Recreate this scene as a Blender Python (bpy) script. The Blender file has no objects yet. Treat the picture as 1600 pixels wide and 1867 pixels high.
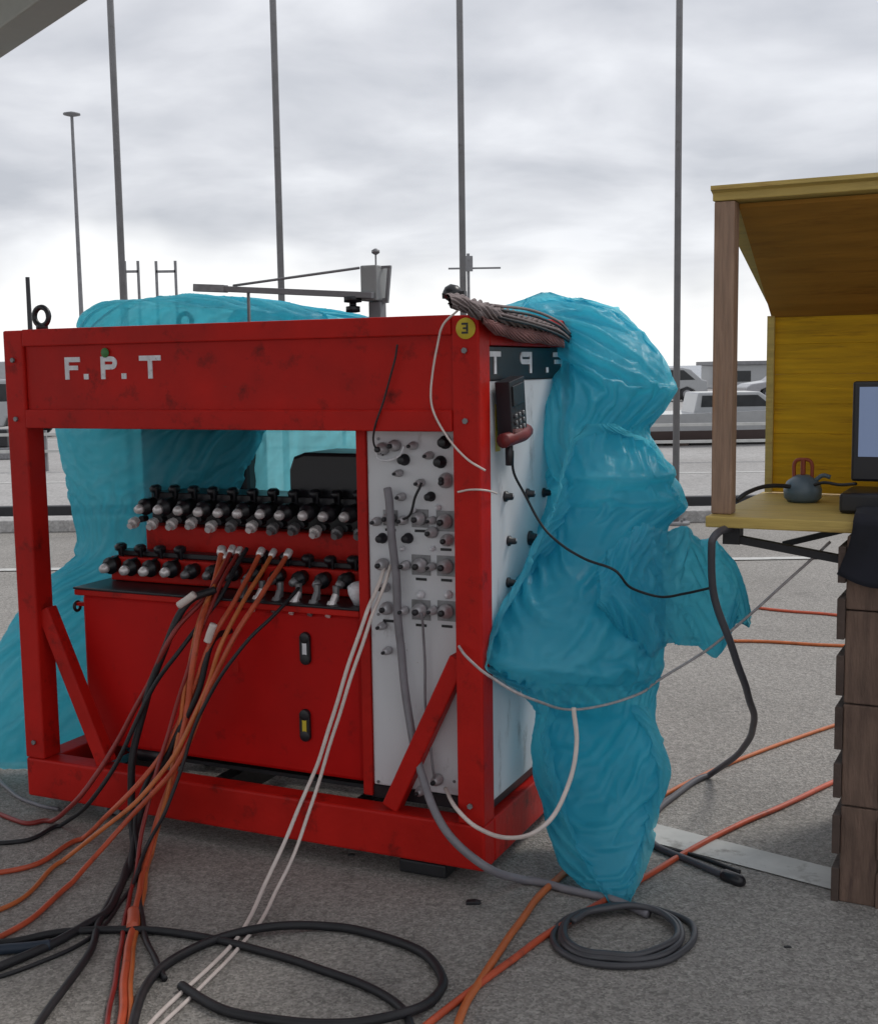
import bpy, bmesh, math, random
import numpy as np
from mathutils import Vector, Matrix
R = math.radians
random.seed(7); rng = np.random.default_rng(7)
scene = bpy.context.scene
COL = scene.collection

# ------------------------------------------------------------------ camera
FPX = 2233.0; PITCH = R(6.68); ROLL = .015; CH = 1.55
fw = Vector((0, math.cos(PITCH), -math.sin(PITCH)))
r0 = Vector((1, 0, 0)); u0 = Vector((0, math.sin(PITCH), math.cos(PITCH)))
rt = r0*math.cos(ROLL) - u0*math.sin(ROLL); up = u0*math.cos(ROLL) + r0*math.sin(ROLL)
cd = bpy.data.cameras.new('camera'); cam = bpy.data.objects.new('camera', cd); COL.objects.link(cam)
cam.matrix_world = Matrix(((rt.x, up.x, -fw.x, 0), (rt.y, up.y, -fw.y, 0), (rt.z, up.z, -fw.z, CH), (0, 0, 0, 1)))
cd.sensor_fit = 'HORIZONTAL'; cd.sensor_width = 36; cd.lens = FPX/1600*36
cd.clip_start = .05; cd.clip_end = 6000
scene.camera = cam

# ------------------------------------------------------------------ world
SUN_EL, SUN_AZ = 50, 62        # degrees; azimuth from +Y towards +X
world = bpy.data.worlds.new('World'); scene.world = world; world.use_nodes = True
nt = world.node_tree; nt.nodes.clear()
def N(t, **k):
    n = nt.nodes.new(t)
    for a, b in k.items(): setattr(n, a, b)
    return n
out = N('ShaderNodeOutputWorld'); bg = N('ShaderNodeBackground'); nt.links.new(bg.outputs[0], out.inputs[0])
sky = N('ShaderNodeTexSky'); sky.sky_type = 'NISHITA'; sky.sun_disc = False
sky.sun_elevation = R(SUN_EL); sky.sun_rotation = R(SUN_AZ)
tc = N('ShaderNodeTexCoord'); sep = N('ShaderNodeSeparateXYZ'); nt.links.new(tc.outputs['Generated'], sep.inputs[0])
def M(op, a, b=None, c=None):
    m = N('ShaderNodeMath', operation=op)
    for i, v in enumerate((a, b, c)):
        if v is None: continue
        if isinstance(v, (int, float)): m.inputs[i].default_value = v
        else: nt.links.new(v, m.inputs[i])
    return m.outputs[0]
zc = M('MAXIMUM', sep.outputs[2], 0.0); den = M('ADD', zc, .24)
comb = N('ShaderNodeCombineXYZ'); nt.links.new(M('DIVIDE', sep.outputs[0], den), comb.inputs[0]); nt.links.new(M('DIVIDE', sep.outputs[1], den), comb.inputs[1])
n1 = N('ShaderNodeTexNoise'); n1.inputs['Scale'].default_value = 1.9; n1.inputs['Detail'].default_value = 8; n1.inputs['Roughness'].default_value = .5; n1.inputs['Distortion'].default_value = .3
mp = N('ShaderNodeMapping'); mp.inputs['Location'].default_value = (3.1, 1.7, 0); mp.inputs['Scale'].default_value = (1, 1.15, 1)
nt.links.new(comb.outputs[0], mp.inputs[0]); nt.links.new(mp.outputs[0], n1.inputs['Vector'])
rp = N('ShaderNodeValToRGB'); nt.links.new(n1.outputs[0], rp.inputs[0])
e = rp.color_ramp.elements; e[0].position = .36; e[0].color = (4.6, 4.75, 5.15, 1); e[1].position = .66; e[1].color = (7.5, 7.6, 7.9, 1)
m_ = e.new(.5); m_.color = (5.9, 6.0, 6.35, 1)
# bright band low over the horizon where the cloud deck ends, its edge broken by noise
n2 = N('ShaderNodeTexNoise'); n2.inputs['Scale'].default_value = 4.5; n2.inputs['Detail'].default_value = 4; nt.links.new(tc.outputs['Generated'], n2.inputs['Vector'])
edge = M('ADD', zc, M('MULTIPLY', M('SUBTRACT', n2.outputs[0], .5), .20))
mr = N('ShaderNodeMapRange', interpolation_type='SMOOTHSTEP'); nt.links.new(edge, mr.inputs[0])
mr.inputs[1].default_value = .035; mr.inputs[2].default_value = .105; mr.inputs[3].default_value = 1; mr.inputs[4].default_value = 0
mx = N('ShaderNodeMix', data_type='RGBA'); nt.links.new(mr.outputs[0], mx.inputs[0]); nt.links.new(rp.outputs[0], mx.inputs[6]); mx.inputs[7].default_value = (9.3, 9.3, 9.3, 1)
mx2 = N('ShaderNodeMix', data_type='RGBA'); mx2.inputs[0].default_value = .93; nt.links.new(sky.outputs[0], mx2.inputs[6]); nt.links.new(mx.outputs[2], mx2.inputs[7])
nt.links.new(mx2.outputs[2], bg.inputs[0]); bg.inputs[1].default_value = .1
# ------------------------------------------------------------------ sun
sd = bpy.data.lights.new('sun', 'SUN'); sd.energy = 1.2; sd.angle = R(14); sd.color = (1, .96, .9)
so = bpy.data.objects.new('sun', sd); COL.objects.link(so)
dv = Vector((math.sin(R(SUN_AZ))*math.cos(R(SUN_EL)), math.cos(R(SUN_AZ))*math.cos(R(SUN_EL)), math.sin(R(SUN_EL))))
so.rotation_euler = dv.to_track_quat('Z', 'Y').to_euler(); so.location = (0, 0, 12)
vs = scene.view_settings; vs.view_transform = 'Standard'; vs.look = 'None'; vs.exposure = .32; vs.gamma = 1; vs.use_curve_mapping = False
scene.render.engine = 'CYCLES'

# ------------------------------------------------------------------ measuring helpers (photo pixel -> place)
CAM = Vector((0, 0, CH))
def ray(x, y): return fw + rt*((x-800)/FPX) - up*((y-933.5)/FPX)
def G(x, y, z=0.0):
    d = ray(x, y); return CAM + d*((z-CH)/d.z)
def atY(x, y, Y):
    d = ray(x, y); return CAM + d*(Y/d.y)
A0 = Vector((.11906646, 3.48682133, 0))
U = Vector((-.908326371, .418262124, 0)); V = Vector((.418262124, .908326371, 0))
RACK_ROT = math.atan2(-U.y, -U.x)
def Bk(x, y, b):                     # on a plane b metres behind the rack's front
    d = ray(x, y); p = A0 + V*b; return CAM + d*((p-CAM).dot(V)/d.dot(V))
def Sd(x, y, off):                   # on a plane off metres outside the rack's right end
    d = ray(x, y); p = A0 - U*off; return CAM + d*((p-CAM).dot(U)/d.dot(U))
def loc_rack(p):                     # world -> rack local (x right, y back, z)
    q = p - A0; return Vector((-q.dot(U), q.dot(V), p.z))

# ------------------------------------------------------------------ materials
def mat(name, col, rough=.5, metal=0, var=.12, nscale=8, bump=0, bscale=60, col2=None, c2amt=.0, c2scale=5, stretch=(1, 1, 1), emit=None, spec=.5, coat=0, detail=5, chips=0, chipcol=(.10, .05, .045)):
    m = bpy.data.materials.new(name); m.use_nodes = True; t = m.node_tree; b = t.nodes['Principled BSDF']
    def n(k): return t.nodes.new(k)
    tcn = n('ShaderNodeTexCoord'); mpn = n('ShaderNodeMapping'); mpn.inputs['Scale'].default_value = stretch
    t.links.new(tcn.outputs['Object'], mpn.inputs[0])
    nz = n('ShaderNodeTexNoise'); nz.inputs['Scale'].default_value = nscale; nz.inputs['Detail'].default_value = detail; t.links.new(mpn.outputs[0], nz.inputs['Vector'])
    r_ = n('ShaderNodeValToRGB'); t.links.new(nz.outputs[0], r_.inputs[0])
    el = r_.color_ramp.elements; el[0].position = .3; el[1].position = .7
    el[0].color = tuple(c*(1-var) for c in col)+(1,); el[1].color = tuple(min(1, c*(1+var)) for c in col)+(1,)
    src = r_.outputs[0]
    if col2:
        nb = n('ShaderNodeTexNoise'); nb.inputs['Scale'].default_value = c2scale; nb.inputs['Detail'].default_value = 8; nb.inputs['Roughness'].default_value = .7; t.links.new(mpn.outputs[0], nb.inputs['Vector'])
        rr = n('ShaderNodeMapRange'); t.links.new(nb.outputs[0], rr.inputs[0]); rr.inputs[1].default_value = .62-.3*c2amt; rr.inputs[2].default_value = .76-.2*c2amt
        mm = n('ShaderNodeMix'); mm.data_type = 'RGBA'; t.links.new(rr.outputs[0], mm.inputs[0]); t.links.new(src, mm.inputs[6]); mm.inputs[7].default_value = (*col2, 1); src = mm.outputs[2]
    if chips:
        nc = n('ShaderNodeTexNoise'); nc.inputs['Scale'].default_value = 42; nc.inputs['Detail'].default_value = 7; nc.inputs['Roughness'].default_value = .75; t.links.new(mpn.outputs[0], nc.inputs['Vector'])
        rc = n('ShaderNodeMapRange'); t.links.new(nc.outputs[0], rc.inputs[0]); rc.inputs[1].default_value = .70-chips; rc.inputs[2].default_value = .73-chips
        mc = n('ShaderNodeMix'); mc.data_type = 'RGBA'; t.links.new(rc.outputs[0], mc.inputs[0]); t.links.new(src, mc.inputs[6]); mc.inputs[7].default_value = (*chipcol, 1); src = mc.outputs[2]
    t.links.new(src, b.inputs['Base Color'])
    rn = n('ShaderNodeMapRange'); t.links.new(nz.outputs[0], rn.inputs[0]); rn.inputs[3].default_value = max(.03, rough-.12); rn.inputs[4].default_value = min(1, rough+.12); t.links.new(rn.outputs[0], b.inputs['Roughness'])
    b.inputs['Metallic'].default_value = metal; b.inputs['Specular IOR Level'].default_value = spec; b.inputs['Coat Weight'].default_value = coat
    if bump:
        bn = n('ShaderNodeTexNoise'); bn.inputs['Scale'].default_value = bscale; bn.inputs['Detail'].default_value = 6; t.links.new(mpn.outputs[0], bn.inputs['Vector'])
        bp = n('ShaderNodeBump'); bp.inputs['Strength'].default_value = bump; bp.inputs['Distance'].default_value = .01; t.links.new(bn.outputs[0], bp.inputs['Height']); t.links.new(bp.outputs[0], b.inputs['Normal'])
    if emit:
        b.inputs['Emission Color'].default_value = (*emit[0], 1); b.inputs['Emission Strength'].default_value = emit[1]
    return m
RED = mat('red_paint', (.47, .011, .007), .48, spec=.2, chips=.015, var=.16, nscale=5, col2=(.13, .008, .006), c2amt=.22, c2scale=9, bump=.12, bscale=45)
TANKRED = mat('tank_red_paint', (.50, .006, .005), .46, spec=.18, chips=.005, var=.12, nscale=4, col2=(.22, .005, .005), c2amt=.15, c2scale=7, bump=.08, bscale=30)
WHITE = mat('cabinet_enamel', (.66, .67, .70), .42, var=.06, nscale=4, col2=(.30, .28, .28), c2amt=.12, c2scale=10, stretch=(1, 1, .35), chips=.01, chipcol=(.2, .17, .15))
BLACK = mat('black_plastic', (.012, .012, .016), .38, var=.3)
RUBBER = mat('black_rubber', (.013, .013, .016), .55, var=.3, nscale=20)
STEEL = mat('zinc_steel', (.80, .76, .76), .3, metal=.35, var=.15, nscale=30)
DULL = mat('dull_steel', (.24, .24, .25), .45, metal=.6, var=.25, nscale=30)
GREYP = mat('grey_painted_steel', (.20, .20, .21), .5, var=.12, nscale=6, col2=(.10, .09, .09), c2amt=.15)
LETTER = mat('letter_paint', (.74, .74, .78), .4, var=.12, nscale=40, col2=(.25, .22, .22), c2amt=.2, c2scale=35)
YELLOW = mat('yellow_sticker', (.60, .46, .03), .5, var=.1)
GREEN = mat('green_sticker', (.05, .20, .05), .5)
PLATE = mat('black_plate', (.010, .009, .014), .45, var=.3)
ORANGE = mat('orange_hose', (.50, .085, .035), .42, var=.15, nscale=15, col2=(.22, .05, .03), c2amt=.2, c2scale=12)
BRIGHTOR = mat('orange_cord', (.50, .13, .035), .45, var=.15, nscale=15, col2=(.25, .08, .03), c2amt=.18, c2scale=10)
DKRED = mat('dark_red_hose', (.24, .022, .018), .42, var=.2, nscale=15)
PINKW = mat('white_tube', (.66, .58, .54), .4, var=.1, nscale=20)
GREYH = mat('grey_hose', (.20, .19, .21), .5, var=.15, nscale=20)
ROPE = mat('grey_rope', (.42, .38, .38), .8, var=.2, nscale=60)
CLOTH = mat('grey_webbing', (.22, .18, .18), .85, var=.2, nscale=12, bump=.5, bscale=120)
PINKCL = mat('faded_red_webbing', (.24, .11, .105), .8, var=.25, nscale=12, bump=.5, bscale=120)
POST = mat('raw_timber', (.30, .195, .135), .75, var=.22, nscale=14, stretch=(6, 6, .5), bump=.3, bscale=40, col2=(.36, .16, .06), c2amt=.25, c2scale=3)
PLY = mat('yellow_boards', (.60, .33, .012), .65, spec=.2, var=.16, nscale=7, stretch=(.6, 1, 9), bump=.2, bscale=20, col2=(.30, .14, .012), c2amt=.2, c2scale=4, chips=.0, chipcol=(.16, .07, .01))
CEIL = mat('brown_board', (.34, .165, .03), .75, spec=.15, var=.16, nscale=6, stretch=(.6, 4, 4), bump=.2, bscale=20, col2=(.2, .09, .02), c2amt=.2, c2scale=4)
SHELF = mat('shelf_board', (.50, .36, .10), .6, var=.15, nscale=8, stretch=(.7, 7, 7), bump=.2, bscale=30, col2=(.35, .2, .05), c2amt=.2, c2scale=5)
PALLET = mat('weathered_pallet_wood', (.155, .10, .075), .85, var=.3, nscale=9, stretch=(5, 5, .8), bump=.5, bscale=40, col2=(.09, .055, .045), c2amt=.3, c2scale=6)
PALLETD = mat('dark_board_ends', (.08, .055, .045), .85, var=.3, nscale=12, bump=.4)
BLUEG = mat('blue_grey_plastic', (.09, .13, .16), .4, var=.1)
CARW = mat('car_white', (.36, .37, .38), .35, var=.05, coat=.5)
CARG = mat('car_grey', (.30, .30, .32), .3, var=.05, coat=.5)
CARR = mat('hull_dark_brown', (.11, .08, .075), .35, var=.05)
GLASSD = mat('dark_glass', (.015, .018, .022), .12, var=.1)
SCREEN = mat('screen_glass', (.02, .03, .05), .15, emit=((.32, .42, .68), .28))

def tarp_mat():
    m = bpy.data.materials.new('blue_plastic_sheet'); m.use_nodes = True; t = m.node_tree; t.nodes.clear()
    n = lambda k: t.nodes.new(k)
    o = n('ShaderNodeOutputMaterial'); tcn = n('ShaderNodeTexCoord')
    nz = n('ShaderNodeTexNoise'); nz.inputs['Scale'].default_value = 3; nz.inputs['Detail'].default_value = 4; t.links.new(tcn.outputs['Object'], nz.inputs['Vector'])
    rr = n('ShaderNodeValToRGB'); t.links.new(nz.outputs[0], rr.inputs[0]); el = rr.color_ramp.elements
    el[0].position = .3; el[0].color = (.03, .37, .52, 1); el[1].position = .7; el[1].color = (.14, .60, .75, 1)
    pr = n('ShaderNodeBsdfPrincipled'); t.links.new(rr.outputs[0], pr.inputs['Base Color']); pr.inputs['Roughness'].default_value = .4; pr.inputs['Specular IOR Level'].default_value = .6
    tr = n('ShaderNodeBsdfTranslucent'); tr.inputs[0].default_value = (.24, .85, .97, 1)
    wp = n('ShaderNodeTexNoise'); wp.inputs['Scale'].default_value = 5; wp.inputs['Detail'].default_value = 3; t.links.new(tcn.outputs['Object'], wp.inputs['Vector'])
    va = n('ShaderNodeVectorMath'); va.operation = 'MULTIPLY_ADD'; t.links.new(wp.outputs['Color'], va.inputs[0]); va.inputs[1].default_value = (.16, .16, .16); t.links.new(tcn.outputs['Object'], va.inputs[2])
    prev = None
    for sc_, st_ in ((5, .36), (12, .13)):                      # crisp crease lines pressed into the sheet
        vo = n('ShaderNodeTexVoronoi'); vo.feature = 'F1'; vo.distance = 'MANHATTAN'; vo.inputs['Scale'].default_value = sc_; t.links.new(va.outputs[0], vo.inputs['Vector'])
        bp = n('ShaderNodeBump'); bp.inputs['Strength'].default_value = st_; bp.inputs['Distance'].default_value = .30/sc_; t.links.new(vo.outputs['Distance'], bp.inputs['Height'])
        if prev: t.links.new(prev.outputs[0], bp.inputs['Normal'])
        prev = bp
    t.links.new(prev.outputs[0], pr.inputs['Normal'])
    mi = n('ShaderNodeMixShader'); mi.inputs[0].default_value = .50; t.links.new(pr.outputs[0], mi.inputs[1]); t.links.new(tr.outputs[0], mi.inputs[2])
    ts = n('ShaderNodeBsdfTransparent'); ts.inputs[0].default_value = (.50, .92, .96, 1)
    m2 = n('ShaderNodeMixShader'); m2.inputs[0].default_value = .25; t.links.new(mi.outputs[0], m2.inputs[1]); t.links.new(ts.outputs[0], m2.inputs[2])
    t.links.new(m2.outputs[0], o.inputs[0]); return m
TARP = tarp_mat()

def ground_mat(name, ca, cb, speck, big=.35, fine=90):
    m = bpy.data.materials.new(name); m.use_nodes = True; t = m.node_tree; b = t.nodes['Principled BSDF']; n = lambda k: t.nodes.new(k)
    tcn = n('ShaderNodeTexCoord')
    def noise(s, d=6, ro=.6):
        z = n('ShaderNodeTexNoise'); z.inputs['Scale'].default_value = s; z.inputs['Detail'].default_value = d; z.inputs['Roughness'].default_value = ro; t.links.new(tcn.outputs['Object'], z.inputs['Vector']); return z.outputs[0]
    rr = n('ShaderNodeValToRGB'); t.links.new(noise(big, 8, .65), rr.inputs[0]); el = rr.color_ramp.elements; el[0].position = .35; el[0].color = (*ca, 1); el[1].position = .65; el[1].color = (*cb, 1)
    vo = n('ShaderNodeTexVoronoi'); vo.inputs['Scale'].default_value = fine; t.links.new(tcn.outputs['Object'], vo.inputs['Vector'])
    sv = n('ShaderNodeSeparateColor'); t.links.new(vo.outputs['Color'], sv.inputs[0])
    mr_ = n('ShaderNodeMapRange'); t.links.new(sv.outputs[0], mr_.inputs[0]); mr_.inputs[3].default_value = 1-speck; mr_.inputs[4].default_value = 1+speck
    vm = n('ShaderNodeVectorMath'); vm.operation = 'SCALE'; t.links.new(rr.outputs[0], vm.inputs[0]); t.links.new(mr_.outputs[0], vm.inputs['Scale'])
    ms = n('ShaderNodeMapRange'); t.links.new(noise(2.3, 7, .7), ms.inputs[0]); ms.inputs[1].default_value = .56; ms.inputs[2].default_value = .75; ms.inputs[3].default_value = 1; ms.inputs[4].default_value = .68
    vm2 = n('ShaderNodeVectorMath'); vm2.operation = 'SCALE'; t.links.new(vm.outputs[0], vm2.inputs[0]); t.links.new(ms.outputs[0], vm2.inputs['Scale'])
    cw = n('ShaderNodeTexNoise'); cw.inputs['Scale'].default_value = 2.2; cw.inputs['Detail'].default_value = 6; t.links.new(tcn.outputs['Object'], cw.inputs['Vector'])
    cv = n('ShaderNodeVectorMath'); cv.operation = 'MULTIPLY_ADD'; t.links.new(cw.outputs['Color'], cv.inputs[0]); cv.inputs[1].default_value = (.5, .5, 0); t.links.new(tcn.outputs['Object'], cv.inputs[2])
    ce = n('ShaderNodeTexVoronoi'); ce.feature = 'DISTANCE_TO_EDGE'; ce.inputs['Scale'].default_value = .55; t.links.new(cv.outputs[0], ce.inputs['Vector'])
    cr = n('ShaderNodeMapRange'); t.links.new(ce.outputs['Distance'], cr.inputs[0]); cr.inputs[1].default_value = .001; cr.inputs[2].default_value = .0045; cr.inputs[3].default_value = .86; cr.inputs[4].default_value = 1
    st = n('ShaderNodeMapRange'); t.links.new(noise(38, 3, .6), st.inputs[0]); st.inputs[1].default_value = .3; st.inputs[2].default_value = .7; st.inputs[3].default_value = .80; st.inputs[4].default_value = 1.2
    cm = n('ShaderNodeMath'); cm.operation = 'MULTIPLY'; t.links.new(cr.outputs[0], cm.inputs[0]); t.links.new(st.outputs[0], cm.inputs[1])
    vm3 = n('ShaderNodeVectorMath'); vm3.operation = 'SCALE'; t.links.new(vm2.outputs[0], vm3.inputs[0]); t.links.new(cm.outputs[0], vm3.inputs['Scale'])
    t.links.new(vm3.outputs[0], b.inputs['Base Color']); b.inputs['Roughness'].default_value = .85
    bp = n('ShaderNodeBump'); bp.inputs['Strength'].default_value = .5; bp.inputs['Distance'].default_value = .006; t.links.new(vo.outputs['Distance'], bp.inputs['Height']); t.links.new(bp.outputs[0], b.inputs['Normal'])
    return m
ASPH = ground_mat('asphalt', (.225, .212, .195), (.31, .293, .272), .34, .35, 150)
CONC = ground_mat('concrete_paving', (.32, .31, .30), (.42, .41, .40), .15, .2, 30)
WATER = mat('harbour_water', (.16, .19, .24), .25, var=.1, nscale=.05)
PAINTW = mat('worn_white_road_paint', (.52, .52, .50), .7, var=.12, nscale=10, col2=(.25, .24, .22), c2amt=.25, c2scale=14)

# ------------------------------------------------------------------ mesh helpers
class MB:
    def __init__(s): s.v = []; s.f = []; s.m = []; s.mats = []; s.sm = []
    def mi(s, m):
        if m not in s.mats: s.mats.append(m)
        return s.mats.index(m)
    def add(s, vs, fs, m, smooth=False):
        o = len(s.v); k = s.mi(m); s.v += [tuple(v) for v in vs]
        for f in fs: s.f.append(tuple(o+i for i in f)); s.m.append(k); s.sm.append(smooth)
    def box(s, a, b, m, bev=0):
        x0, y0, z0 = [min(a[i], b[i]) for i in range(3)]; x1, y1, z1 = [max(a[i], b[i]) for i in range(3)]
        vs = [(x0, y0, z0), (x1, y0, z0), (x1, y1, z0), (x0, y1, z0), (x0, y0, z1), (x1, y0, z1), (x1, y1, z1), (x0, y1, z1)]
        s.add(vs, [(0, 3, 2, 1), (4, 5, 6, 7), (0, 1, 5, 4), (1, 2, 6, 5), (2, 3, 7, 6), (3, 0, 4, 7)], m)
    def bar(s, p, q, w, h, m, upv=(0, 1, 0)):       # box section bar p->q; w along upv, h across
        p = Vector(p); q = Vector(q); d = (q-p).normalized(); a = Vector(upv); a = (a - d*a.dot(d)).normalized(); c = d.cross(a)
        vs = []
        for e_ in (p, q):
            for sx, sy in ((-1, -1), (1, -1), (1, 1), (-1, 1)): vs.append(e_ + a*(sx*w/2) + c*(sy*h/2))
        s.add(vs, [(0, 1, 2, 3), (7, 6, 5, 4), (0, 4, 5, 1), (1, 5, 6, 2), (2, 6, 7, 3), (3, 7, 4, 0)], m)
    def lathe(s, p, d, prof, m, n=14):               # prof [(t along d, radius)]
        p = Vector(p); d = Vector(d).normalized(); a = d.orthogonal().normalized(); c = d.cross(a); vs = []; fs = []
        for t, r in prof:
            for i in range(n):
                an = 2*math.pi*i/n; vs.append(p + d*t + (a*math.cos(an)+c*math.sin(an))*r)
        for j in range(len(prof)-1):
            for i in range(n): fs.append((j*n+i, j*n+(i+1) % n, (j+1)*n+(i+1) % n, (j+1)*n+i))
        o = (len(prof)-1)*n
        fs.append(tuple(range(n-1, -1, -1))); fs.append(tuple(o+i for i in range(n)))
        s.add(vs, fs, m, n > 8)
    def cyl(s, p, d, r, l, m, n=14, ch=.12):
        c = min(r, l)*ch; s.lathe(p, d, [(0, r-c), (c, r), (l-c, r), (l, r-c)], m, n)
    def tube(s, pts, r, m, n=8, closed=False, rf=None):
        pts = [Vector(p) for p in pts]; vs = []; fs = []; N_ = len(pts); ref = None
        for k, p in enumerate(pts):
            d = (pts[(k+1) % N_] if closed or k < N_-1 else p) - (pts[k-1] if closed or k > 0 else p)
            if d.length < 1e-9: d = Vector((0, 0, 1))
            d.normalize()
            if ref is None: ref = d.orthogonal().normalized()
            ref = (ref - d*ref.dot(d)); ref = ref.normalized() if ref.length > 1e-6 else d.orthogonal().normalized()
            c = d.cross(ref); rr = rf(k/(N_-1)) if rf else r
            for i in range(n): an = 2*math.pi*i/n; vs.append(p + (ref*math.cos(an)+c*math.sin(an))*rr)
        for j in range(N_ if closed else N_-1):
            for i in range(n): a_ = j*n; b_ = ((j+1) % N_)*n; fs.append((a_+i, a_+(i+1) % n, b_+(i+1) % n, b_+i))
        if not closed: fs.append(tuple(range(n-1, -1, -1))); fs.append(tuple((N_-1)*n+i for i in range(n)))
        s.add(vs, fs, m, True)
    def prism(s, poly, m, y0, y1):                   # polygon in XZ extruded in Y
        n = len(poly); vs = [(x, y0, z) for x, z in poly] + [(x, y1, z) for x, z in poly]
        s.add(vs, [tuple(range(n)), tuple(range(2*n-1, n-1, -1))] + [(i+n, (i+1) % n+n, (i+1) % n, i) for i in range(n)], m)
    def build(s, name, parent=None, bev=0, xf=None):
        me = bpy.data.meshes.new(name); vs = [tuple(xf @ Vector(v)) for v in s.v] if xf else s.v
        me.from_pydata(vs, [], s.f)
        for m in s.mats: me.materials.append(m)
        me.polygons.foreach_set('material_index', s.m); me.polygons.foreach_set('use_smooth', s.sm)
        bm = bmesh.new(); bm.from_mesh(me); bmesh.ops.recalc_face_normals(bm, faces=bm.faces); bm.to_mesh(me); bm.free()
        o = bpy.data.objects.new(name, me); COL.objects.link(o)
        if parent: o.parent = parent
        if bev:
            b = o.modifiers.new('bevel', 'BEVEL'); b.width = bev; b.segments = 2; b.limit_method = 'ANGLE'; b.angle_limit = R(50)
        return o
def tag(o, label=None, cat=None, group=None, kind=None):
    if label: o['label'] = label
    if cat: o['category'] = cat
    if group: o['group'] = group
    if kind: o['kind'] = kind
    return o
def empty(name, loc, rz=0):
    o = bpy.data.objects.new(name, None); COL.objects.link(o); o.location = loc; o.rotation_euler = (0, 0, rz); o.empty_display_size = .1; return o
def spline(P, k=10):
    P = [Vector(p) for p in P]; Q = [P[0]*2-P[1]] + P + [P[-1]*2-P[-2]]; o = []
    for i in range(1, len(Q)-2):
        a, b, c, d = Q[i-1:i+3]
        for j in range(k):
            t = j/k; o.append(.5*((2*b) + (c-a)*t + (2*a-5*b+4*c-d)*t*t + (3*b-a-3*c+d)*t**3))
    o.append(P[-1]); return o
def cable(name, pts, r, m, label, cat, group=None, extra=None, n=8):
    """pts: (x, y, where) where = 'g' on the ground, number = metres behind the rack front, ('s', off) outside its end, ('Y', depth)"""
    W = []
    for x, y, w in pts:
        if w == 'g': W.append(G(x, y, r))
        elif isinstance(w, (int, float)): W.append(Bk(x, y, w))
        elif w[0] == 's': W.append(Sd(x, y, w[1]))
        elif w[0] == 'Y': W.append(atY(x, y, w[1]))
        elif w[0] == 'gz': W.append(G(x, y, w[1]))
    S = spline(W, 14); pa = random.uniform(0, 9); acc = 0.0
    for k_, p in enumerate(S):
        if k_: acc += (Vector(S[k_])-q_).length
        q_ = Vector(p); wv = (.0032*math.sin(acc*9+pa)+.0012*math.sin(acc*27+2*pa))*min(1, k_/6); S[k_] = p + Vector((wv, wv*.6, 0))
    for p in S:
        if p.z < r: p.z = r
    c0 = sum(S, Vector())/len(S); base = Vector((c0.x, c0.y, min(p.z for p in S)))
    b = MB(); b.tube([p-base for p in S], r, m, n)
    if extra: extra(b, [p-base for p in S])
    o = b.build(name); o.location = base; tag(o, label, cat, group); return o

# ================================================================== SETTING
b = MB(); b.add([(-1500, -300, 0), (1500, -300, 0), (1500, 3000, 0), (-1500, 3000, 0)], [(0, 1, 2, 3)], ASPH); tag(b.build('ground'), kind='structure')
b = MB(); b.add([(-200, 12.4, .004), (200, 12.4, .004), (200, 135, .004), (-200, 135, .004)], [(0, 1, 2, 3)], CONC); tag(b.build('quay_paving'), kind='structure')
b = MB(); b.add([(-1500, 135, .008), (1500, 135, .008), (1500, 3000, .008), (-1500, 3000, .008)], [(0, 1, 2, 3)], WATER); tag(b.build('water'), kind='structure')
b = MB()
a_, c_ = G(1190, 1520), G(1500, 1600); dd = (c_-a_).normalized(); nn = Vector((-dd.y, dd.x, 0))*.075
p, q = a_-dd*2.2, c_+dd*.8
b.add([p-nn+Vector((0, 0, .004)), q-nn+Vector((0, 0, .004)), q+nn+Vector((0, 0, .004)), p+nn+Vector((0, 0, .004))], [(0, 1, 2, 3)], PAINTW); tag(b.build('painted_line'), kind='structure')
# kerbs and lines further off
b = MB(); b.box((-60, 12.0, 0), (60, 12.4, .12), CONC); tag(b.build('kerb', bev=.01), kind='structure')
b = MB()
for yy, w in ((9.6, .12), (17.5, .15), (24.5, .2), (29, .25)): b.add([(-60, yy, .008), (60, yy, .008), (60, yy+w, .008), (-60, yy+w, .008)], [(0, 1, 2, 3)], PAINTW)
tag(b.build('painted_lines'), kind='structure')

# low rails
b = MB()
pL = G(-200, 945); b.box((-9, 0, .03), (6.1, .12, .14), RUBBER)
for x in range(-9, 7, 2): b.box((x, .13, 0), (x+.12, .2, .15), RUBBER)
o = b.build('barrier_beam', bev=.008); o.location = (0, 13.1, 0); tag(o, 'long low dark beam along the kerb beyond the left post of the red frame', 'barrier')

e_ = empty('railing', (0, 19.6, 0)); tag(e_, 'long low pale railing with thin posts crossing the quay beyond the red frame and booth', 'railing')
RAILM = mat('pale_rail_paint', (.50, .50, .48), .5)
for z_ in (.60, .33): b = MB(); b.bar((-14, 0, z_), (16, 0, z_), .06, .045, RAILM, (0, 1, 0)); b.build('rail', e_)
for k in range(13): b = MB(); b.bar((-13.5+k*2.4, .06, 0), (-13.5+k*2.4, .06, .66), .06, .06, GREYP); b.build('rail_post', e_)
for x_, y_, w_, lab in ((-8.5, 22.5, 1.6, 'low dark crate stack beyond the left post of the red frame'), (5.0, 16.0, .9, 'low grey block on the quay right of the tarp'), (8.9, 33.0, 2.2, 'low dark heap behind the timber post of the booth')):
    b = MB(); b.box((-w_/2, 0, .0), (w_/2, .6, .22), DULL); b.box((-w_*.3, .1, .223), (w_*.35, .5, .34 if w_ < 1 else .55), BLACK); o = b.build('dock_block', bev=.02); o.location = (x_, y_, .004); tag(o, lab, 'dock block', 'low blocks on the quay')
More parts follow.
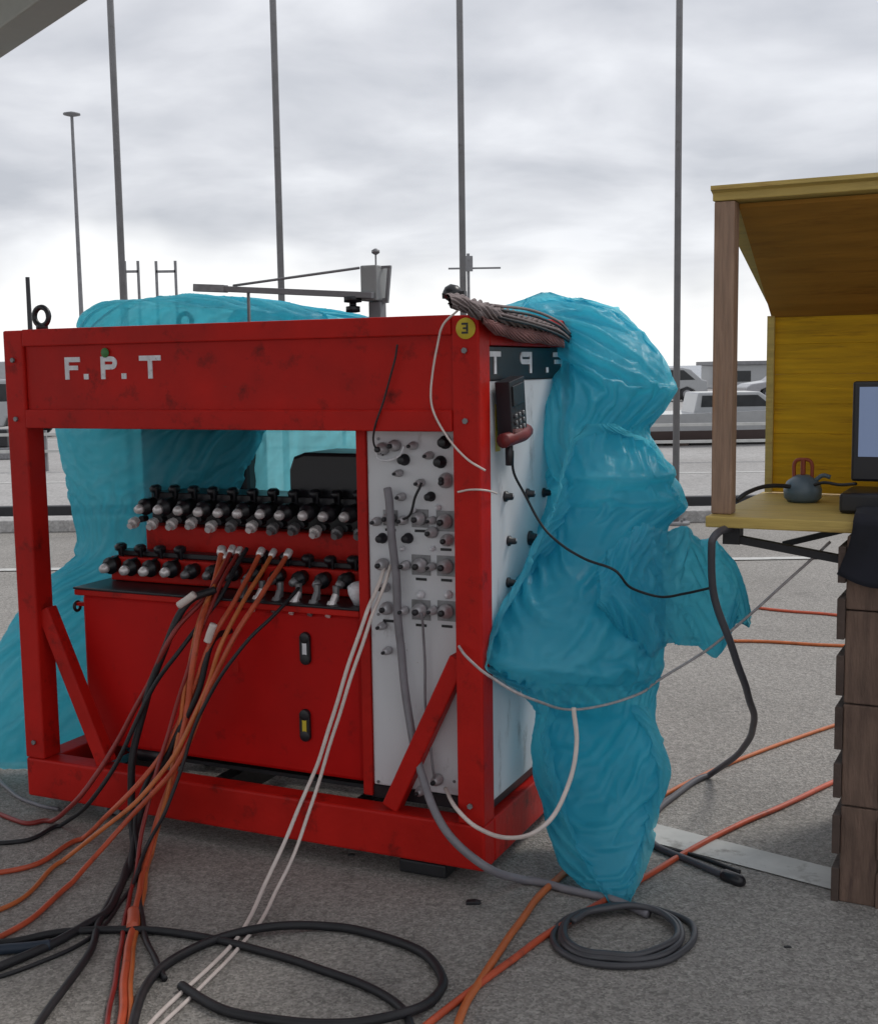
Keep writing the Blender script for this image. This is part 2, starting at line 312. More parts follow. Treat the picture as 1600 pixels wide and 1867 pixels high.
# flag poles behind the rack
for i, (px, lab) in enumerate(((214, 'tall thin grey steel pole furthest left of the row of four'), (506, 'tall thin grey steel pole rising above the left end of the grey boom'),
                (841, 'tall thin grey steel pole rising behind the rolled webbing on the frame corner'), (1236, 'tall thin grey steel pole between the bagged tarp and the wooden booth'))):
    w = atY(px, 300, 11.9); e_ = empty('steel_pole', (w.x, 11.9, 0)); tag(e_, lab, 'pole', 'tall steel poles in a row')
    b = MB(); b.lathe((0, 0, .0), (0, 0, 1), [(0.03, .033), (6, .031), (9.5, .027), (9.52, .02)], GREYP, 12); b.build('pole_shaft', e_)
    b = MB(); b.cyl((0, 0, 0), (0, 0, 1), .14, .03, GREYP, 16)
    for k in range(4): an = k*math.pi/2+.4; b.cyl((.105*math.cos(an), .105*math.sin(an), .03), (0, 0, 1), .013, .025, DULL, 6)
    b.build('base_flange', e_)
# distant light mast
w = atY(140, 400, 45); e_ = empty('light_mast', (w.x, 45, 0)); tag(e_, 'distant slim light mast with a small round head at left', 'light mast')
zt = atY(130, 207, 45).z
b = MB(); b.lathe((0, 0, 0), (0, 0, 1), [(0, .10), (zt, .055)], GREYP, 8); b.build('mast_shaft', e_)
b = MB(); b.lathe((0, 0, zt-.1), (0, 0, 1), [(0, .06), (.06, .30), (.11, .30), (.17, .06)], GREYP, 14); b.build('lamp_ring', e_)
# thin far mast above the lifting eye
w = atY(50, 505, 40); b = MB(); b.lathe((0, 0, 0), (0, 0, 1), [(0, .1), (w.z, .07)], BLACK, 8); o = b.build('distant_mast'); o.location = (w.x, 40, 0); tag(o, 'short dark distant mast above the black lifting ring', 'mast')
# far goal-like gantries
for xa, xb, lab in ((228, 252, 'faint distant portal frame left, beside the second pole from the left'), (285, 320, 'faint distant portal frame right of its twin, above the tarp')):
    a_ = atY(xa, 495, 60); c_ = atY(xb, 495, 60); b = MB(); w_ = c_.x-a_.x
    b.bar((0, 0, 0), (0, 0, a_.z+.5), .12, .12, GREYP); b.bar((w_, 0, 0), (w_, 0, a_.z+.5), .12, .12, GREYP); b.bar((0, 0, a_.z), (w_, 0, a_.z), .12, .12, GREYP, (0, 1, 0))
    o = b.build('portal_frame'); o.location = (a_.x, 60, 0); tag(o, lab, 'portal frame', 'distant portal frames')
# far antenna right of the third pole
w = atY(853, 462, 50); b = MB(); b.bar((0, 0, 0), (0, 0, w.z), .12, .12, GREYP); b.box((-.18, -.1, w.z-.7), (.18, .1, w.z-.1), GREYP)
z2 = atY(853, 489, 50).z; b.bar((-.8, 0, z2), (1.3, 0, z2), .07, .07, GREYP)
o = b.build('distant_antenna'); o.location = (w.x, 50, 0); tag(o, 'small distant antenna with crossbar behind the pole above the webbing roll', 'antenna')

# parked vehicles
def car(loc, rz, body, label, L=4.3, H=1.45, van=False):
    e_ = empty('parked_van' if van else 'parked_car', loc, rz); tag(e_, label, 'van' if van else 'car', 'vehicles parked on the quay')
    Wd = 1.75; hb = .62*H; b = MB()
    if van: pr = [(0, .35), (0, .95), (.35, 1.15), (.8, H-.25), (1.1, H), (L-.1, H), (L, H-.1), (L, .35)]
    else: pr = [(0, .35), (0, .62), (.2, .74), (1.05, .86), (1.75, H-.06), (2.1, H), (3.2, H-.01), (3.55, H-.09), (4.05, .92), (L-.05, .88), (L, .4)]
    low = [(3.85, .28), (3.7, .5), (3.4, .62), (3.05, .5), (2.95, .28), (1.3, .28), (1.18, .5), (.9, .62), (.58, .5), (.45, .28)]
    sc = L/4.3; low = [(x*sc, z) for x, z in low]
    b.prism(pr+low, body, 0, Wd); b.build('body', e_, bev=.05)
    def win(poly, name):
        w = MB(); w.prism(poly, GLASSD, -.004, .02); w.build(name, e_); w = MB(); w.prism(poly, GLASSD, Wd-.02, Wd+.004); w.build(name, e_)
    if van: win([(.55, 1.1), (.9, H-.3), (1.5, H-.3), (1.5, 1.1)], 'front_window'); win([(1.9, 1.15), (1.9, H-.35), (3.1, H-.35), (3.1, 1.15)], 'rear_window')
    else: win([(1.25, .9), (1.8, H-.14), (2.35, H-.1), (2.35, .9)], 'front_window'); win([(2.45, .9), (2.45, H-.1), (3.25, H-.12), (3.75, .92)], 'rear_window')
    for x in (.9*sc, 3.4*sc):
        for y, s_ in ((-.02, 1), (Wd+.02, -1)):
            w = MB(); w.cyl((x, y, .31), (0, s_, 0), .31, .2, RUBBER, 18); w.cyl((x, y-.004*s_, .31), (0, s_, 0), .19, .03, DULL, 14); w.build('wheel', e_)
    return e_
def boat(loc, rz, label, L=5.0, Wd=1.7):
    e_ = empty('moored_boat', loc, rz); tag(e_, label, 'boat', 'small boats laid up on the quay')
    def hull(z0, z1, m, name, k0, k1):
        b = MB(); n = 10; vs = []
        for z, kk in ((z0, k0), (z1, k1)):
            for sgn in (1, -1):
                for i in range(n):
                    t = i/(n-1); y = Wd/2*kk*(1-max(0, (t-.45)/.55)**2.2)*sgn; vs.append((t*L*(.93+.07*(z1 == z)), y, z+.16*t*t*(z == z1)))
        o0, o1 = 0, 2*n; fs = []
        for i in range(n-1): fs += [(i, i+1, o1+i+1, o1+i), (n+i+1, n+i, o1+n+i, o1+n+i+1), (i+1, i, n+i, n+i+1), (o1+i, o1+i+1, o1+n+i+1, o1+n+i)]
        fs += [(0, o1, o1+n, n), (n-1, 2*n-1, o1+2*n-1, o1+n-1)]
        b.add(vs, fs, m); b.build(name, e_)
    hull(.06, .30, CARR, 'hull_bottom', .55, .85); hull(.302, .62, CARW, 'hull_side', .86, 1.0)
    b = MB(); b.prism([(L*.28, .60), (L*.30, 1.02), (L*.56, 1.02), (L*.68, .66)], CARW, -Wd*.3, Wd*.3); b.build('cabin', e_, bev=.03)
    b = MB(); b.prism([(L*.31, .74), (L*.315, .96), (L*.42, .96), (L*.42, .74)], GLASSD, -Wd*.3-.006, -Wd*.3+.01); b.build('cabin_window', e_)
    b = MB(); b.prism([(L*.44, .74), (L*.44, .96), (L*.55, .96), (L*.61, .74)], GLASSD, -Wd*.3-.006, -Wd*.3+.01); b.build('cabin_window', e_)
    b = MB(); b.box((L*.2, -.5, 0), (L*.26, .5, .058), PALLETD); b.build('cradle', e_)
    b = MB(); b.box((L*.6, -.4, 0), (L*.66, .4, .058), PALLETD); b.build('cradle', e_)
boat((3.6, 24.0, 0), R(3), 'small white boat with dark brown hull bottom behind the right-hand steel pole', 4.6)
boat((7.4, 29.0, 0), R(-5), 'small white boat between the timber post and the yellow booth wall', 4.4)
car((7.2, 52, 0), R(3), CARW, 'white car far off behind the right-hand steel pole')
car((12.6, 50, 0), R(2), CARG, 'pale grey car far off behind the timber post')
car((-13.6, 30, 0), R(2), CARW, 'white car parked beyond the left post of the red frame')
car((-19.2, 41, 0), R(-2), CARW, 'white van furthest left, seen past the frame corner', 5.4, 2.0, True)
# long low white boat sheds / walls far off
def shed(x, y, w, d, h, label, dark):
    e_ = empty('quay_shed', (x, y, 0)); tag(e_, label, 'shed', 'low quay sheds')
    b = MB(); b.box((0, 0, 0), (w, d, h), CARW); b.build('wall', e_, bev=.03)
    b = MB(); b.box((-.3, -.3, h+.003), (w+.3, d+.3, h+.25), GREYP); b.build('roof', e_, bev=.03)
    for k in range(dark): q = MB(); q.box((w*(k+.3)/dark, -.03, h*.3), (w*(k+.62)/dark, .0-.002, h*.75), GLASSD); q.build('window', e_)
shed(18, 78, 12, 6, 1.5, 'low white shed with grey roof between post and yellow wall', 4)
shed(4, 95, 11, 5, 1.5, 'low white shed far off behind the tarp and right pole', 4)
shed(-50, 80, 26, 6, 1.7, 'long low white shed far off at left behind the frame post', 6)

# canopy over the viewer
e_ = empty('canopy', (0, 0, 0)); tag(e_, 'grey canopy edge beam and pale roof crossing the upper left corner', 'canopy')
p0 = G(170, -4, 2.62); p1 = G(-6, 112, 2.62); dr = (p0-p1); dr.z = 0; dr.normalize(); sn = Vector((dr.y, -dr.x, 0))
if sn.dot(Vector((-1, 0, 0))) < 0 and sn.y > 0: sn = -sn
sn = Vector((-dr.y, dr.x, 0)); 
if (Vector((0, 0, 0))-p0).dot(sn) < 0: sn = -sn
s0 = p1 - dr*.9; s1 = p0 + dr*3.6
CANM = mat('canopy_beam_paint', (.36, .36, .32), .5, var=.1); ROOFM = mat('canopy_sheet', (.62, .64, .60), .7, var=.1, nscale=2); ROOFM.node_tree.nodes['Principled BSDF'].inputs['Transmission Weight'].default_value = .25
b = MB(); hh = Vector((0, 0, .06)); b.bar(s0+hh+sn*.06, s1+hh+sn*.06, .12, .12, CANM, (0, 0, 1)); b.build('edge_beam', e_, bev=.008)
b = MB(); b.bar(s0+sn*.003+Vector((0, 0, .138)), s1+sn*.003+Vector((0, 0, .138)), .03, .04, BLACK, (0, 0, 1)); b.build('gutter_trim', e_)
b = MB(); z = Vector((0, 0, .127)); dz = Vector((0, 0, .9)); Wc = 4.2
r_ = [s0+z+sn*.03, s1+z+sn*.03, s1+z+sn*Wc*.5+dz, s0+z+sn*Wc*.5+dz, s1+z+sn*Wc, s0+z+sn*Wc]
r2 = [v+Vector((0, 0, .012)) for v in r_]
b.add(r_+r2, [(0, 1, 2, 3), (3, 2, 4, 5), (6, 9, 8, 7), (9, 11, 10, 8), (0, 6, 7, 1), (5, 4, 10, 11), (1, 7, 8, 2), (2, 8, 10, 4), (0, 3, 9, 6), (3, 5, 11, 9)], ROOFM); b.build('roof_sheet', e_)
for p in (s0+sn*.06, s1+sn*.06, s0+sn*(Wc-.06), s1+sn*(Wc-.06)):
    b = MB(); b.box((p.x-.04, p.y-.04, 0), (p.x+.04, p.y+.04, 2.6), CANM); b.build('canopy_leg', e_, bev=.006)

# ================================================================== RED CONTROL RACK
L, D = 1.76, .80
rack = empty('control_rack', A0, RACK_ROT)
tag(rack, 'red steel frame rack holding a red tank, hose couplings and a white electrical cabinet', 'control rack')
W = .085                       # post width
def X(s): return -s
ZB0, ZB1, ZT0, ZT1 = .06, .20, 1.37, 1.70
for s, y in ((0, 0), (L-W, 0), (0, D-W), (L-W, D-W)):
    b = MB(); b.box((X(s), y, ZB1+.001), (X(s+W), y+W, ZT1 if y == 0 else ZT0-.001), RED); b.build('post', rack, bev=.006)
# base rails
b = MB(); b.box((X(0), 0, ZB0), (X(L), W, ZB1), RED); b.build('base_rail', rack, bev=.008)
b = MB(); b.box((X(0), D-W, ZB0), (X(L), D, ZB1), RED); b.build('base_rail', rack, bev=.008)
for s in (0, L-W): b = MB(); b.box((X(s), W+.001, ZB0+.002), (X(s+W), D-W-.001, ZB1-.002), RED); b.build('base_rail', rack, bev=.006)
for s in (.45, 1.0, 1.45): b = MB(); b.box((X(s), W+.001, ZB0+.03), (X(s+.06), D-W-.001, ZB1-.03), BLACK); b.build('cross_member', rack)  # black colour stands in for the shadow under the rack
# top beams: channel with flanges
b = MB()
WE = W+.0005
b.box((X(WE), .012, ZT0+.001), (X(L-WE), .030, ZT1-.001), RED); b.box((X(WE), -.002, 1.645), (X(L-WE), .0118, ZT1+.002), RED); b.box((X(WE), -.003, ZT0-.001), (X(L-WE), .0118, 1.432), RED)
b.box((X(WE), .031, ZT0+.002), (X(L-WE), .085, ZT0+.012), RED); b.box((X(WE), .031, ZT1-.012), (X(L-WE), .085, ZT1-.002), RED)
b.build('top_beam', rack, bev=.004)
b = MB(); b.box((X(0), D-.03, ZT0), (X(L), D, ZT1-.003), RED); b.build('top_beam', rack, bev=.004)
b = MB(); b.box((X(.001), .09, 1.615), (X(.03), D-.032, ZT1-.001), RED); b.box((X(-.006), .087, 1.675), (X(.035), D+.002, ZT1+.004), RED); b.build('end_beam', rack, bev=.004)
b = MB(); b.box((X(L-.03), .09, ZT0), (X(L-.001), D-.032, ZT1-.001), RED); b.build('end_beam', rack, bev=.004)
b = MB(); b.bar((X(1.672), .045, .735), (X(1.435), .045, .205), .05, .055, RED); b.build('diagonal_brace', rack, bev=.005)
b = MB(); b.bar((X(.088), .045, .695), (X(.325), .045, .205), .05, .055, RED); b.build('diagonal_brace', rack, bev=.005)
b = MB(); b.bar((X(1.672), D-.045, .735), (X(1.435), D-.045, .205), .05, .055, RED); b.build('diagonal_brace', rack, bev=.005)
b = MB(); b.box((X(.035), .088, 1.655), (X(L-.035), D-.035, 1.659), PLATE); b.build('sky_block_plate', rack)  # unseen sheet added to block sky light and darken the valves
for s, z_ in ((.043, 1.40), (.043, 1.60), (L-.043, 1.40), (L-.043, 1.60), (.043, .26), (L-.043, .26)):
    b = MB(); b.cyl((X(s), -.0005, z_), (0, -1, 0), .009, .008, DULL, 6); b.build('bolt', rack)
# casters
for s, y in ((.22, .1), (L-.3, .1), (.22, D-.12), (L-.3, D-.12)):
    b = MB(); b.box((X(s-.06), y-.05, .048), (X(s+.06), y+.05, .0595), DULL); b.box((X(s-.05), y-.034, .015), (X(s+.05), y-.028, .05), DULL); b.box((X(s-.05), y+.028, .015), (X(s+.05), y+.034, .05), DULL)
    b.cyl((X(s), y-.025, .035), (0, 1, 0), .035, .05, RUBBER, 18); b.cyl((X(s), y-.045, .035), (0, 1, 0), .008, .09, DULL, 8); b.build('caster', rack)
b = MB(); b.box((X(.30), .03, .004), (X(.14), .2, .046), RUBBER); b.build('foot_block', rack, bev=.006)
# lifting eyes
for s, y in ((1.625, .045), (1.55, D-.05)):
    b = MB(); b.tube([(X(s)+.031*math.cos(a), y, ZT1+.046+.031*math.sin(a)) for a in [2*math.pi*i/24 for i in range(24)]], .0095, BLACK, 8, True); b.cyl((X(s), y, ZT1+.003), (0, 0, 1), .02, .014, BLACK, 12); b.build('lifting_eye', rack)

# letters
def letter(ch, w, h, t):   # polygons in XZ, origin lower left
    if ch == 'F': return [[(0, 0), (t, 0), (t, h*.42), (w*.85, h*.42), (w*.85, h*.42+t*.9), (t, h*.42+t*.9), (t, h-t), (w, h-t), (w, h), (0, h)]]
    if ch == 'T': c = w/2; return [[(c-t/2, 0), (c+t/2, 0), (c+t/2, h-t), (w, h-t), (w, h), (0, h), (0, h-t), (c-t/2, h-t)]]
    if ch == '.': return [[(0, 0), (t*1.1, 0), (t*1.1, t*1.1), (0, t*1.1)]]
    if ch == 'P':
        o = [(0, 0), (t, 0), (t, h)]; polys = [[(0, 0), (t, 0), (t, h), (0, h)]]
        cx = w-h*.29; cz = h*.71; ro = h*.29; ri = ro-t
        polys.append([(t, h-t), (cx, h-t), (cx, h), (t, h)]); polys.append([(t, h-2*ro), (cx, h-2*ro), (cx, h-2*ro+t), (t, h-2*ro+t)])
        for k in range(8):
            a = -math.pi/2+math.pi*k/8; c = a+math.pi/8
            polys.append([(cx+ri*math.cos(a), cz+ri*math.sin(a)), (cx+ro*math.cos(a), cz+ro*math.sin(a)), (cx+ro*math.cos(c), cz+ro*math.sin(c)), (cx+ri*math.cos(c), cz+ri*math.sin(c))])
        return polys
def put(ch, x, z, w, h, t, m, xf):
    b = MB()
    for p in letter(ch, w, h, t): b.prism(p, m, 0, .0035)
    o = b.build('letter', rack, xf=xf @ Matrix.Translation((x, 0, z))); return o
xf = Matrix.Translation((0, .0085, 0))
for ch, s, w in (('F', 1.503, .064), ('.', 1.424, .05), ('P', 1.352, .066), ('.', 1.268, .05), ('T', 1.195, .085)):
    put(ch, X(s), 1.532, w, .074, .0165, LETTER, xf)
b = MB(); b.cyl((X(1.33), .0078, 1.618), (0, -1, 0), .016, .003, GREEN, 14); b.build('green_sticker', rack)
# yellow round sticker
b = MB(); b.cyl((X(.038), -.0025, 1.662), (0, -1, 0), .030, .002, YELLOW, 24)
b.box((X(.050), -.0055, 1.672), (X(.030), -.0049, 1.678), BLACK); b.box((X(.036), -.0055, 1.6535), (X(.030), -.0049, 1.6715), BLACK); b.box((X(.050), -.0055, 1.647), (X(.030), -.0049, 1.653), BLACK); b.box((X(.046), -.0055, 1.6598), (X(.0362), -.0049, 1.6652), BLACK); b.build('round_sticker', rack)

# white cabinet filling the right end
CF, CS = .10, .012             # front set-back, side set-back
b = MB(); b.box((X(CS+.022), CF, .245), (X(.418), .76, 1.368), WHITE); b.build('cabinet', rack, bev=.006)
b = MB(); b.box((X(CS), .088, .245), (X(CS+.02), .755, 1.512), WHITE); b.build('cabinet_side_panel', rack, bev=.004)
b = MB(); b.box((X(CS-.004), .086, 1.514), (X(CS+.02), .757, 1.612), PLATE); b.box((X(CS+.022), .1, 1.37), (X(.41), .75, 1.6), PLATE); plate = b.build('name_plate', rack, bev=.002)
# mirrored letters on the plate:  local x -> rack y ;  outward = +x
side = Matrix(((0, -1, 0, X(CS-.004)+.0005), (-1, 0, 0, 0), (0, 0, 1, 0), (0, 0, 0, 1)))    # x' = -y(out), y' = -x (mirrored reading)
for ch, y, w in (('T', .182, .085), ('P', .445, .10), ('F', .745, .095), ('.', .60, .05)):
    b = MB()
    for p in letter(ch, w, .066, .0155): b.prism(p, LETTER, 0, .003)
    mz = Matrix(((0, 1, 0, X(CS-.004)-.0005), (-1, 0, 0, y), (0, 0, 1, 1.532), (0, 0, 0, 1)))
    o = b.build('letter', None, xf=mz); o.parent = rack
# red trim strips beside the cabinet
b = MB(); b.box((X(.419), .092, .21), (X(.452), .13, 1.368), RED); b.build('cabinet_trim', rack, bev=.003)
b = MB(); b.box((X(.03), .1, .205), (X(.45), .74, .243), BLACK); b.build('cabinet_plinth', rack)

# connectors on the cabinet front
def fpos(x, y, b_=CF): q = loc_rack(Bk(x, y, b_)); return q
PALEM = mat('pale_metal_fittings', (.46, .45, .47), .35, metal=.35, var=.2, nscale=40)
def socket(x, y, r, kind):
    q = fpos(x, y); b = MB()
    if kind == 'plate': b.box((q.x-r*1.35, CF-.003, q.z-r*1.35), (q.x+r*1.35, CF-.0005, q.z+r*1.35), DULL)
    if kind in ('plate', 'gland'):
        b.lathe((q.x, CF-.0035, q.z), (0, -1, 0), [(0, r), (.012, r), (.013, r*.85), (.026, r*.85), (.028, r*.6), (.036, r*.55)], PALEM, 14)
        b.lathe((q.x, CF-.0395, q.z), (0, -1, 0), [(0, r*.42), (.01, r*.42), (.012, r*.3)], BLACK, 10)
    if kind == 'knob': b.lathe((q.x, CF-.0005, q.z), (0, -1, 0), [(0, r), (.006, r), (.008, r*.8), (.03, r*.7), (.032, r*.55)], BLACK, 14)
    if kind == 'white': b.lathe((q.x, CF-.0005, q.z), (0, -1, 0), [(0, r), (.01, r), (.012, r*.6), (.02, r*.6)], LETTER, 12)
    b.build('socket', rack)
GLD = [(700, 818, .016, 'gland'), (722, 812, .014, 'gland'), (812, 806, .016, 'knob'), (738, 838, .014, 'knob'), (804, 842, .015, 'knob'), (815, 872, .014, 'gland'), (730, 862, .009, 'gland'), (769, 880, .010, 'gland'),
       (786, 905, .012, 'knob'), (815, 878, .015, 'gland'), (712, 944, .014, 'plate'), (766, 945, .016, 'plate'), (813, 950, .018, 'plate'), (698, 981, .013, 'knob'), (745, 981, .013, 'knob'), (790, 970, .014, 'gland'), (818, 984, .015, 'gland'),
       (700, 1028, .015, 'gland'), (768, 1030, .018, 'plate'), (814, 1032, .018, 'plate'), (705, 1070, .012, 'gland'), (768, 1084, .010, 'white'), (818, 1084, .010, 'white'), (708, 1108, .016, 'gland'), (768, 1112, .018, 'plate'), (815, 1114, .018, 'plate'),
       (755, 930, .006, 'white'), (800, 925, .007, 'white'), (735, 1000, .006, 'white'), (790, 1000, .006, 'white'), (710, 1185, .010, 'gland'), (800, 1420, .014, 'gland'), (770, 1440, .012, 'gland')]
GLD += [(735, 905, .010, 'gland'), (742, 1030, .012, 'gland'), (740, 1112, .011, 'gland'), (790, 1032, .010, 'gland'), (792, 1112, .011, 'gland'), (690, 950, .011, 'gland'), (738, 948, .011, 'gland'), (790, 948, .010, 'gland'), (700, 1140, .010, 'gland'), (756, 812, .010, 'gland'), (785, 830, .010, 'gland')]
for x, y, r_, k_ in GLD: socket(x, y, r_*1.28, k_)
for x, y in ((712, 966), (766, 968), (813, 1002), (768, 1056), (814, 1058), (768, 1140), (815, 1142), (708, 1132)):
    q = fpos(x, y); b = MB(); b.box((q.x-.018, CF-.002, q.z-.004), (q.x+.018, CF-.0005, q.z+.004), BLACK); b.build('legend_strip', rack)
b = MB(); P = [fpos(693, 815), fpos(697, 834), fpos(715, 838), fpos(735, 830), fpos(745, 812)]; b.tube([Vector((p.x, CF-.03, p.z)) for p in spline(P, 6)], .004, LETTER, 6); b.build('looped_wire', rack)
for x in (690, 828):
    for y in (800, 1120, 1425):
        q = fpos(x, y); b = MB(); b.cyl((q.x, CF-.0005, q.z), (0, -1, 0), .005, .003, DULL, 8); b.build('screw', rack)
# side knobs
for x, y, r in ((920, 905, .017), (960, 900, .017), (990, 898, .016), (926, 986, .016), (965, 981, .024), (998, 968, .018), (925, 1062, .016)):
    q = loc_rack(Sd(x, y, -CS)); b = MB(); b.lathe((X(CS)+.0005, q.y, q.z), (1, 0, 0), [(0, r), (.006, r), (.008, r*.72), (.024, r*.62), (.026, r*.5)], BLACK, 14)
    b.box((X(CS)+.0265, q.y-.002, q.z), (X(CS)+.028, q.y+.002, q.z+r*.5), LETTER); b.build('selector_knob', rack)
b = MB(); q = loc_rack(Sd(905, 780, -CS)); b.box((X(CS)+.0005, q.y-.012, q.z-.07), (X(CS)+.002, q.y+.022, q.z+.07), YELLOW); b.build('warning_label', rack)

# tank with stepped manifold
TF = .13
tank = MB(); tank.box((X(.47), TF, .235), (X(1.585), .72, .775), TANKRED); tk = tank.build('tank', rack, bev=.012)
b = MB(); b.box((X(.462), TF-.022, .777), (X(1.60), .735, .797), RED); b.box((X(.46), TF-.026, .798), (X(1.602), .738, .806), BLACK); b.build('tank_lid', tk, bev=.003)
b = MB(); q = fpos(134, 1105, TF); b.tube([(q.x, TF+.02+.016*math.cos(a), q.z-.004+.016*math.sin(a)) for a in [2*math.pi*i/16 for i in range(16)]], .006, BLACK, 6, True); b.bar((q.x, TF+.02, q.z+.006), (X(1.58), TF+.02, q.z+.006), .02, .012, RED); b.build('lid_handle', tk)
for y in (1182, 1322):
    q = fpos(558, y, TF); b = MB()
    b.lathe((q.x, TF-.0005, q.z+.035), (0, -1, 0), [(0, .02), (.012, .018), (.014, .01)], BLACK, 12); b.lathe((q.x, TF-.0005, q.z-.035), (0, -1, 0), [(0, .02), (.012, .018), (.014, .01)], BLACK, 12)
    b.box((q.x-.019, TF-.011, q.z-.04), (q.x+.019, TF-.0005, q.z+.04), BLACK); b.box((q.x-.008, TF-.0125, q.z-.02), (q.x+.008, TF-.0112, q.z+.02), LETTER if y < 1200 else YELLOW); b.build('sight_gauge', tk, bev=.003)
q = fpos(430, 1215, TF); b = MB(); b.box((q.x-.012, TF-.002, q.z-.02), (q.x+.012, TF-.0005, q.z+.02), RED); b.build('rating_plate', tk)
# stepped manifold
b = MB(); b.box((X(.5), .26, .808), (X(1.56), .62, .895), RED); b.box((X(.48), .36, .8955), (X(1.475), .62, 1.0), RED); man = b.build('valve_manifold', rack, bev=.006)
b = MB(); b.box((X(.48), .42, 1.001), (X(1.49), .6, 1.115), BLACK); b.box((X(.5), .285, .896), (X(1.545), .345, .915), BLACK); b.build('manifold_rail', man, bev=.004)
def valve(x, y, z, bright, knob=True, sc=1.0, tilt=0):
    b = MB(); d = Vector((random.uniform(-.07, .07), -1, -.16+tilt))
    b.lathe((x, y, z), d, [(0, .026*sc), (.035, .026*sc), (.037, .031*sc), (.052, .031*sc), (.054, .022*sc), (.07, .021*sc)], BLACK, 12)
    p = Vector((x, y, z)) + d.normalized()*.0705
    b.lathe(p, d, [(0, .0175*sc), (.012, .0175*sc), (.014, .014*sc), (.022, .014*sc)], STEEL if bright else DULL, 12)
    if knob:
        b.lathe((x, y+.02, z+.025), (0, -.15, 1), [(0, .012), (.018, .012), (.019, .021), (.034, .023), (.042, .015)], BLACK, 10)
        b.bar((x+.018, y, z+.02), (x+.024, y-.01, z+.062), .008, .008, BLACK)
    return b.build('valve', man)
for k in range(12): s = 1.466-k*.0845; valve(X(s), .40, 1.075+random.uniform(-.002, .002), True)
for k in range(12):
    s = 1.502-k*.0845; b = MB(); zz = 1.022+random.uniform(-.006, .006); b.lathe((X(s), .345, zz), (0, -1, -.45), [(0, .017), (.012, .017), (.013, .021), (.026, .021), (.028, .013), (.045, .012)], STEEL if k < 5 or k % 3 == 0 else DULL, 8)
    b.lathe((X(s)+.02, .375, zz+.005), (0, -1, 0), [(0, .012), (.03, .012)], BLACK, 8); b.build('hose_fitting', man)
for k in range(12):
    s = 1.535-k*.087
    valve(X(s), .275, .872+random.uniform(-.003, .003), k < 4, knob=(k < 4 or k > 6), sc=1.0 if k < 4 else .85)
for k in range(6):
    s = .93-k*.07; b = MB(); b.lathe((X(s), .17, .83), (random.uniform(-.2, .2), -.7, -.8), [(0, .012), (.03, .012), (.031, .017), (.05, .017), (.052, .01), (.08, .009)], STEEL if k % 2 else DULL, 8)
    b.lathe((X(s), .175, .81), (0, 0, 1), [(0, .01), (.05, .012)], DULL, 8); b.build('tank_fitting', man)
b = MB(); q = fpos(653, 1085, .16); b.lathe((q.x, .17, q.z-.03), (0, -.2, 1), [(0, .02), (.04, .034), (.06, .034), (.07, .02)], LETTER, 14); b.build('filler_cap', man)
# black housing behind the valves
b = MB(); q0 = fpos(525, 825, .45); b.prism([(q0.x, 1.10), (X(.5), 1.10), (X(.5), q0.z), (q0.x+.06, q0.z), (q0.x+.018, q0.z-.015), (q0.x, q0.z-.06)], BLACK, .45, .70); b.build('motor_housing', rack, bev=.012)
b = MB(); b.box((X(.46), .16, .203), (X(1.30), .70, .216), RUBBER); b.build('under_tank_shade', rack)  # black sheet standing in for the shade below the tank
a_ = loc_rack(atY(215, 780, 4.68)); c_ = loc_rack(atY(425, 780, 4.62)); b = MB(); b.box((a_.x, .74, .95), (c_.x, .90, 1.62), PLATE); b.build('backlight_block', rack, bev=.02)  # dark box added inside the left sheet to stop its backlight
# dark items under the tank
b = MB(); b.cyl((X(1.38), .16, .215), (1, 0, 0), .028, .18, BLACK, 12); b.build('drain_pipe', rack)
b = MB(); b.cyl((X(.95), .3, .20), (1, 0, 0), .02, .35, DULL, 12); b.build('drain_pipe', rack)

# ------------------------------------------------------------------ boom on the rack
pb = Bk(688, 568, .42); boom = empty('boom_arm', (pb.x, pb.y, 1.70), RACK_ROT)
tag(boom, 'grey steel box with a long horizontal boom and stay rod above the red beam', 'boom')
def bl(x, y): q = loc_rack(Bk(x, y, .42)) - loc_rack(Vector((pb.x, pb.y, 1.70))); return q
b = MB(); p = bl(690, 572); b.box((-.022, -.022, -.1), (.022, .022, bl(688, 550).z), GREYP); b.build('upright', boom, bev=.003)
a_ = bl(669, 550); c_ = bl(697, 484); b = MB(); b.box((a_.x, -.045, a_.z), (c_.x, .045, c_.z), mat('pale_grey_steel', (.30, .31, .31), .45)); b.build('winch_box', boom, bev=.004)
a_ = bl(705, 550); c_ = bl(710, 486); t_ = bl(697, 484); b = MB(); b.bar((a_.x, 0, a_.z), (c_.x, 0, c_.z), .012, .01, GREYP); b.bar((t_.x, 0, c_.z), (c_.x+.005, 0, c_.z), .012, .008, GREYP); b.bar((t_.x, 0, a_.z+.004), (a_.x+.005, 0, a_.z+.004), .012, .016, DULL); b.build('side_bracket', boom)
a_ = bl(695, 540); c_ = bl(374, 526); b = MB(); b.bar((a_.x, -.06, a_.z), (c_.x, -.06, c_.z), .022, .020, GREYP); q = bl(430, 528); b.bar((c_.x, -.06, c_.z), (q.x, -.06, q.z), .028, .026, DULL); b.build('arm', boom, bev=.002)
a_ = bl(668, 490); c_ = bl(440, 522); b = MB(); b.tube([(a_.x, -.05, a_.z), (c_.x, -.05, c_.z)], .0045, GREYP, 6); b.build('stay_rod', boom)
a_ = bl(656, 542); b = MB(); b.lathe((a_.x, -.05, a_.z), (0, 0, -1), [(0, .03), (.018, .03), (.02, .012), (.03, .012), (.032, .024), (.05, .024), (.052, .01)], BLACK, 12); b.build('clamp_knob', boom)
